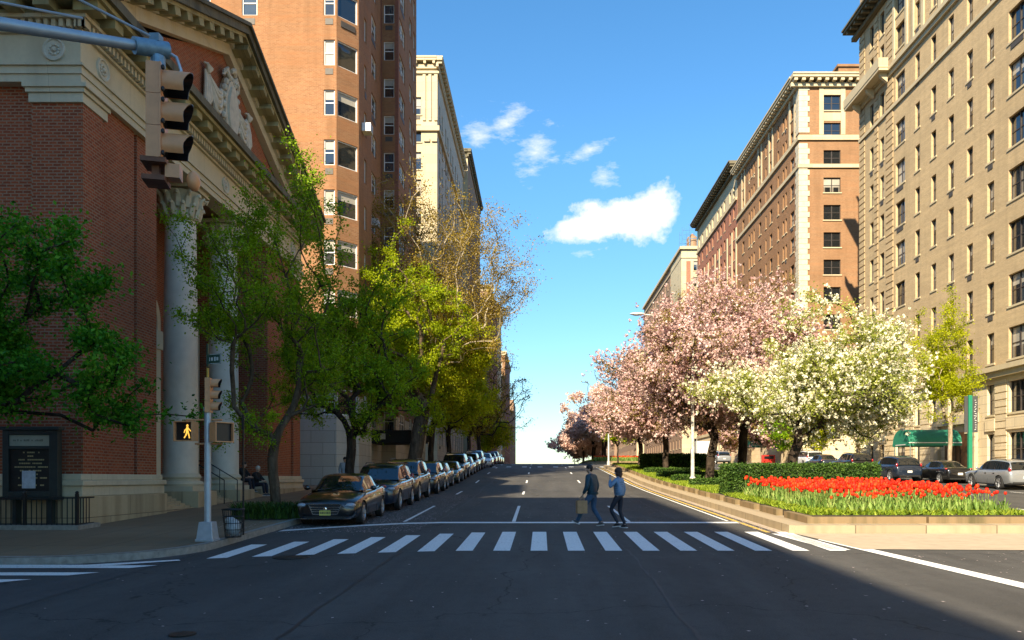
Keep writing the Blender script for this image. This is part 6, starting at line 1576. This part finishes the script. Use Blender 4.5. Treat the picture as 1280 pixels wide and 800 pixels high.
M_sole=simple('white_sole',(.65,.65,.63),rough=.6); M_shoe=simple('grey_shoe',(.10,.11,.12),rough=.7); M_shoedk=simple('dark_shoe',(.02,.02,.022),rough=.6)
M_paper=simple('brown_paper_bag',(.46,.27,.13),rough=.8,var=.15,scale=8,bump=.3); M_shirt=simple('pale_blue_shirt',(.35,.42,.52),rough=.8,var=.15); M_darkcoat=simple('black_coat',(.012,.012,.014),rough=.8,var=.2); M_whitecap=simple('pale_cap',(.5,.48,.43),rough=.8)
def lerp(a,b,f): return tuple(a[i]*(1-f)+b[i]*f for i in range(3))
def hand(J,E,wi,w,elbow,side,curl=.5):
    """palm and five fingers from wrist index wi"""
    d=(Vector(w)-Vector(elbow)).normalized(); s=Vector((side,0,0)); s=(s-d*s.dot(d)).normalized(); n=d.cross(s)
    palm=Vector(w)+d*.055; J.append((tuple(palm),(.034,.020))); E.append((wi,len(J)-1)); pi=len(J)-1
    for k,(o,L) in enumerate(((-.026,.070),(-.009,.078),(.009,.074),(.026,.058))):
        b=palm+d*.035+n*o; J.append((tuple(b),.010)); E.append((pi,len(J)-1)); m=b+d*L*.5+s*(-side*.0)+s*(-.01*curl)*side; J.append((tuple(m),.0088)); E.append((len(J)-2,len(J)-1)); e=m+d*L*.38-s*side*L*.35*curl; J.append((tuple(e),.0075)); E.append((len(J)-2,len(J)-1))
    b=palm+n*-.038-d*.01; J.append((tuple(b),.011)); E.append((pi,len(J)-1)); J.append((tuple(b+d*.045-n*.012),.009)); E.append((len(J)-2,len(J)-1))
def head_parts(root,body_list,hc,hair,hairshape,yaw=0.,mat=None):
    pass
def figure(name,label,X,Y,z,rz,P,cols,sex='m',extra=None,cat='person'):
    """P: pose joints dict in local metres facing +y"""
    root=thing(name,label,cat,(X,Y,z),rz)
    skin,top,leg,hair,shoe=cols
    J=[];E=[]
    def add(c,r,par=None): J.append((tuple(c),r)); 
    J=[]
    def a(c,r,par):
        J.append((tuple(c),r)); i=len(J)-1
        if par is not None: E.append((par,i))
        return i
    pel=a(P['pelvis'],(.07,.06),None); sp=a(lerp(P['pelvis'],P['chest'],.5),(.08,.07),pel); ch=a(P['chest'],(.145,.10),sp); nb=a(lerp(P['chest'],P['neck'],.75),(.08,.07),ch); nk=a(P['neck'],.052,nb); 
    h=Vector(P['head']); jw=a(h+Vector((0,.015,-.055)),(.060,.062),nk); hd=a(h+Vector((0,0,.03)),(.078,.090),jw); a(h+Vector((0,-.005,.085)),(.055,.062),hd)
    f=Vector(P.get('look',(0,1,0))).normalized(); ns=a(h+f*.092+Vector((0,0,-.005)),.012,hd); a(h+f*.106+Vector((0,0,-.018)),.010,ns)
    sd=Vector((0,0,1)).cross(f)
    for s_ in(-1,1): a(h+sd*s_*.083+Vector((0,0,0)),(.012,.018),hd)
    for s_,k in ((-1,'l'),(1,'r')):
        hp=a(P['hip'+k],.058,pel); kn=a(P['knee'+k],.056,hp); cf=a(lerp(P['knee'+k],P['ank'+k],.35),.052,kn); an=a(P['ank'+k],.030,cf); a(Vector(P['ank'+k])+Vector(P.get('toe'+k,(0,.13,-.05))),(.034,.022),an)
        sh=a(P['sh'+k],.055,ch); el=a(P['elb'+k],.040,sh); fr=a(lerp(P['elb'+k],P['wri'+k],.4),.037,el); wr=a(P['wri'+k],.024,fr)
        hand(J,E,wr,P['wri'+k],P['elb'+k],s_,.8)
    body=skin_mesh('body',J,E,skin,1,0,root)
    # clothing
    J=[];E=[]
    lo=Vector(P['pelvis'])+Vector((0,0,-.06 if sex=='m' else -.07))
    p0=a(lo,(.18 if sex=='m' else .165,.14),None); p1=a(lerp(P['pelvis'],P['chest'],.35),(.19 if sex=='m' else .145,.14),p0); p2=a(P['chest'],(.215 if sex=='m' else .16,.15),p1); p3=a(lerp(P['chest'],P['neck'],.7),(.10,.085),p2); a(lerp(P['chest'],P['neck'],.98),(.066,.062),p3)
    for k in('l','r'):
        s0=a(P['sh'+k],.092 if sex=='m' else .07,p2); e0=a(P['elb'+k],.074 if sex=='m' else .055,s0); a(lerp(P['elb'+k],P['wri'+k],.92),.046,e0)
    jk=skin_mesh('jacket',J,E,top,2,0,root)
    J=[];E=[]
    p0=a(Vector(P['pelvis'])+Vector((0,0,.08)),(.14,.105),None); p1=a(Vector(P['pelvis'])+Vector((0,0,-.04)),(.15,.12),p0)
    for k in('l','r'):
        w=1.0 if sex=='m' else .84
        h0=a(P['hip'+k],.106*w,p1); k0=a(P['knee'+k],.076*w,h0); c0=a(lerp(P['knee'+k],P['ank'+k],.4),.07*w,k0); a(lerp(P['knee'+k],P['ank'+k],1.0),.058*w if sex=='m' else .04,c0)
    skin_mesh('trousers',J,E,leg,2,0,root)
    for k in('l','r'):
        an=Vector(P['ank'+k]); tv=Vector(P.get('toe'+k,(0,.13,-.05)));
        J=[];E=[]; a0=a(an+Vector((0,0,-.0)),.048,None); hl=a(an+Vector((0,-.035,-.045)),(.038,.034),a0); m_=a(an+tv*.6+Vector((0,0,-.01)),(.042,.034),a0); a(an+tv*1.1,(.036,.024),m_)
        so=skin_mesh('shoe',J,E,shoe,2,0,root)
        t=MB(); t.bar(an+Vector((0,-.07,-.085)),an+tv*1.28+Vector((0,0,-.03)),.085,.024); t.build('sole',M_sole,so,world=False)
    # hair as a cap over skull
    t=MB(); hv=h+Vector((0,0,.035))
    if sex=='m': t.ell(hv-f*.016+Vector((0,0,.018)),.090,.104,.098,16,12); t.ell(hv-f*.04+Vector((0,0,-.04)),.078,.07,.07,12,8)
    else:
        t.ell(hv-f*.022+Vector((0,0,.012)),.108,.118,.108,16,12); t.ell(hv-f*.045+Vector((0,0,-.075)),.115,.088,.095,14,10)
        for k in range(14): aa=PI*(.15+.7*k/13)+math.atan2(-f.y,-f.x)-PI/2; t.ell(hv+Vector((.09*math.cos(aa),.09*math.sin(aa),-.10+.02*math.sin(k*2.1))),.034,.034,.06,8,6)
    t.build('hair',hair,root,smooth=True,world=False,angle=60)
    return root,jk
# man in bomber jacket with a paper bag
zc=G(22.5)+.002
P=dict(pelvis=(0,0,.95),chest=(0,.05,1.30),neck=(0,.07,1.51),head=(-.01,.11,1.62),look=(-.75,.65,-.1),
  hipl=(-.095,0,.90),kneel=(-.10,.24,.53),ankl=(-.11,.44,.13),toel=(0,.125,.02),hipr=(.095,0,.90),kneer=(.10,.02,.49),ankr=(.10,-.24,.115),toer=(0,.12,-.065),
  shl=(-.185,.04,1.41),elbl=(-.25,.04,1.13),wril=(-.24,.18,.90),shr=(.185,.04,1.41),elbr=(.26,-.02,1.13),wrir=(.25,.06,.90))
man,jk=figure('person','person in dark teal bomber jacket and jeans carrying a paper bag on the road',1.58,22.55,zc,R(58),P,(M_skin,M_jacket,M_jeans,M_hairdk,M_shoe))
t=MB(); t.lathe([(.155,0),(.165,.03),(.165,.07)],(0,0.0,.90),18); t.build('waistband',M_jacket,jk,world=False,smooth=True)
# bag in the left hand
hb=Matrix.Rotation(R(58),3,'Z')@Vector((-.25,.22,.80))+Vector((1.58,22.55,zc))
BG=thing('paper_bag','brown paper shopping bag hanging from the hand of the person in the bomber jacket','bag',(hb.x,hb.y,zc+.36))
Mr=Matrix.Rotation(R(20),3,'Z'); t=MB(); c=Vector((hb.x,hb.y,zc+.36))
w_,d_2,h_=.30,.14,.37; v=[]
for (zz_,sx,sy) in ((0,1,1),(h_,1.04,.9)):
    for (ax,ay) in((-1,-1),(1,-1),(1,1),(-1,1)): v.append(c+Mr@Vector((ax*w_/2*sx,ay*d_2/2*sy,zz_)))
t.add(v,[(3,2,1,0),(0,1,5,4),(1,2,6,5),(2,3,7,6),(3,0,4,7)]); t.build('bag_body',M_paper,BG)
for s_ in(-1,1):
    t=MB(); t.tube([c+Mr@Vector((-.07,s_*.05,h_-.03)),c+Mr@Vector((-.05,s_*.03,h_+.06)),c+Mr@Vector((0,s_*.01,h_+.10)),c+Mr@Vector((.05,s_*.03,h_+.06)),c+Mr@Vector((.07,s_*.05,h_-.03))],.005,5); t.build('handle',M_paper,BG)
# woman in the light blue puffer
P=dict(pelvis=(0,0,.93),chest=(0,.02,1.25),neck=(0,.03,1.44),head=(0,.05,1.545),look=(-.8,.5,-.15),
  hipl=(-.085,0,.88),kneel=(-.12,.20,.52),ankl=(-.06,.0,.14),toel=(0,.13,-.06),hipr=(.085,0,.88),kneer=(.07,.03,.47),ankr=(.08,-.14,.10),toer=(.01,.13,-.05),
  shl=(-.155,.02,1.34),elbl=(-.28,.12,1.14),wril=(-.15,.20,1.36),shr=(.155,.02,1.34),elbr=(.22,-.02,1.08),wrir=(.24,.06,.86))
zw=G(21.75)+.002
wo,jk=figure('person','person in light blue quilted jacket and dark leggings with hand raised to face',2.28,21.9,zw,R(50),P,(M_skin2,M_puffer,M_leg,M_hairbr,M_shoedk),sex='f')
t=MB()
for k in range(7):
    z_=.93+k*.058; rx=.158-.002*k; 
    pts=[(rx*1.03*math.cos(2*PI*i/20),.01+.02*k/7+.122*math.sin(2*PI*i/20),z_) for i in range(21)]; t.tube(pts,.010,5,cap=False)
t.build('quilt_seam',simple('quilt_seam_blue',(.10,.18,.28),rough=.6),jk,world=False,smooth=True)
# person on the left pavement behind the parked cars
P=dict(pelvis=(0,0,.95),chest=(0,.04,1.30),neck=(0,.07,1.49),head=(0,.10,1.60),look=(0,1,0),
  hipl=(-.09,0,.90),kneel=(-.10,.16,.52),ankl=(-.10,.26,.10),hipr=(.09,0,.90),kneer=(.10,-.02,.50),ankr=(.10,-.22,.13),
  shl=(-.18,.04,1.40),elbl=(-.23,-.05,1.14),wril=(-.22,.10,.93),shr=(.18,.04,1.40),elbr=(.24,.0,1.13),wrir=(.23,.12,.93))
figure('person','person in pale blue shirt walking on the pavement behind the parked cars',-9.0,36.6,G(36.6)+.152,R(200),P,(M_skin,M_shirt,M_jeans,M_hairdk,M_shoedk))
# two people sitting on the church steps
def sitting(label,X,Y,zs,rz,top,hairm,cap=None):
    P=dict(pelvis=(0,0,.10),chest=(0,.06,.46),neck=(0,.10,.66),head=(0,.15,.76),look=(0,1,-.2),
     hipl=(-.10,.04,.09),kneel=(-.14,.46,.12),ankl=(-.12,.50,-.30),hipr=(.10,.04,.09),kneer=(.14,.46,.12),ankr=(.12,.50,-.30),
     shl=(-.17,.06,.56),elbl=(-.22,.20,.34),wril=(-.10,.40,.26),shr=(.17,.06,.56),elbr=(.22,.20,.34),wrir=(.10,.40,.26))
    r,_=figure('person',label,X,Y,zs,rz,P,(M_skin2,top,M_leg,hairm,M_shoe)); return r
sitting('person in black with a pale cap sitting on the church steps',cx0+.05,34.0,G(34)+.62,R(-100),M_darkcoat,M_whitecap)
sitting('dark-haired person in black sitting on the church steps beside the one in a pale cap',cx0-.45,33.75,G(34)+.80,R(-100),M_darkcoat,M_hairdk)

# ---------------------------------------------------------------- light, sky, camera
EL=R(35.5); AZ=(-1.0,-2.5)   # direction towards the sun in plan
az=math.atan2(AZ[0],AZ[1])
sun_dir=Vector((math.sin(az)*math.cos(EL),math.cos(az)*math.cos(EL),math.sin(EL)))
ld=bpy.data.lights.new('sun','SUN'); ld.energy=4.7; ld.angle=R(.55); ld.color=(1,.84,.60)
lo=bpy.data.objects.new('sun',ld); COL.objects.link(lo); lo.rotation_euler=sun_dir.to_track_quat('Z','Y').to_euler(); lo.location=(0,0,80)
wd=bpy.data.worlds.new('World'); scene.world=wd; wd.use_nodes=True; nt=NT(wd.node_tree); bg=wd.node_tree.nodes['Background']
sky=nt.node('ShaderNodeTexSky'); sky.sky_type='NISHITA'; sky.sun_disc=False; sky.sun_elevation=EL; sky.sun_rotation=az; sky.air_density=1.0; sky.dust_density=.15; sky.ozone_density=2.2; sky.altitude=50
hs=nt.node('ShaderNodeHueSaturation',Saturation=1.22,Value=.63,Color=nt.mix(1.0,sky.outputs[0],(.92,1.0,.99),'MULTIPLY'))
tc=nt.node('ShaderNodeTexCoord'); sp=nt.node('ShaderNodeSeparateXYZ'); nt.l.new(tc.outputs['Generated'],sp.inputs[0])
hz=nt.m('ADD',.52,nt.m('MULTIPLY',nt.m('POWER',nt.m('MULTIPLY',nt.m('MAXIMUM',sp.outputs[2],0),2.6,clamp=True),.7),.48)); hcb=nt.node('ShaderNodeCombineXYZ',i0=hz,i1=hz,i2=hz); skyc=nt.mix(1.0,hs.outputs[0],hcb.outputs[0],'MULTIPLY')
yy=nt.m('MAXIMUM',sp.outputs[1],.05); u=nt.m('DIVIDE',sp.outputs[0],yy); v=nt.m('DIVIDE',sp.outputs[2],yy)
cb=nt.node('ShaderNodeCombineXYZ',i0=u,i1=v); 
n1=nt.noise(cb.outputs[0],16,9,.62); n2=nt.noise(cb.outputs[0],45,6,.6)
mp=nt.node('ShaderNodeMapping'); nt.l.new(cb.outputs[0],mp.inputs[0]); mp.inputs['Rotation'].default_value=(0,0,R(-25)); mp.inputs['Scale'].default_value=(1,2.2,1); n3=nt.noise(mp.outputs[0],22,8,.66)
def blob(px,py,rx,ry,rot=0):
    cu=(px-672)/980; cv=(598-py)/980; du=nt.m('SUBTRACT',u,cu); dv=nt.m('SUBTRACT',v,cv); c,s=math.cos(R(rot)),math.sin(R(rot))
    a=nt.m('ADD',nt.m('MULTIPLY',du,c*980/rx),nt.m('MULTIPLY',dv,s*980/rx)); b=nt.m('SUBTRACT',nt.m('MULTIPLY',dv,c*980/ry),nt.m('MULTIPLY',du,s*980/ry))
    return nt.m('SUBTRACT',1,nt.m('SQRT',nt.m('ADD',nt.m('MULTIPLY',a,a),nt.m('MULTIPLY',b,b))))
main=nt.m('MAXIMUM',nt.m('MAXIMUM',blob(785,274,92,36,10),blob(735,287,62,24,3)),blob(820,262,44,34,30))
dm=nt.m('ADD',main,nt.m('MULTIPLY',nt.m('SUBTRACT',n1,.5),2.2)); dm=nt.m('MULTIPLY',nt.m('SUBTRACT',dm,.12),2.6,clamp=True)
wis=blob(632,152,42,34,60)
for bb in ((672,188,48,38,70),(735,188,50,16,25),(757,222,26,20,40),(740,318,26,10,0),(600,170,40,26,0)): wis=nt.m('MAXIMUM',wis,blob(*bb))
dw=nt.m('ADD',wis,nt.m('MULTIPLY',nt.m('SUBTRACT',n3,.5),3.0)); dw=nt.m('MULTIPLY',nt.m('SUBTRACT',dw,.35),1.0,clamp=True); dw=nt.m('MULTIPLY',dw,nt.m('GREATER_THAN',wis,-.5))
cl=nt.m('MAXIMUM',nt.m('MULTIPLY',dm,nt.m('GREATER_THAN',main,-.8)),nt.m('MULTIPLY',dw,.75)); cl=nt.m('MULTIPLY',cl,nt.m('GREATER_THAN',sp.outputs[1],.3))
col=nt.mix(cl,skyc,(3.1,3.12,3.15)); CLOUDMIX=col
nt.l.new(col,bg.inputs[0]); bg.inputs[1].default_value=.15
cam=bpy.data.cameras.new('camera'); co=bpy.data.objects.new('camera',cam); COL.objects.link(co); co.location=(0,0,2.1); co.rotation_euler=(PI/2,0,0)
cam.sensor_width=36; cam.sensor_fit='HORIZONTAL'; cam.lens=980/1280*36; cam.shift_x=-32/1280; cam.shift_y=198/1280; cam.clip_start=.1; cam.clip_end=3000
scene.camera=co
scene.view_settings.view_transform='Standard'; scene.view_settings.look='None'; scene.view_settings.gamma=1; scene.view_settings.exposure=1.42; scene.view_settings.use_curve_mapping=False
scene.render.resolution_x=1024; scene.render.resolution_y=640
scene.cycles.max_bounces=6; scene.cycles.diffuse_bounces=3; scene.cycles.glossy_bounces=3; scene.cycles.transmission_bounces=3; scene.cycles.use_denoising=True
scene.cycles.caustics_reflective=False; scene.cycles.caustics_refractive=False
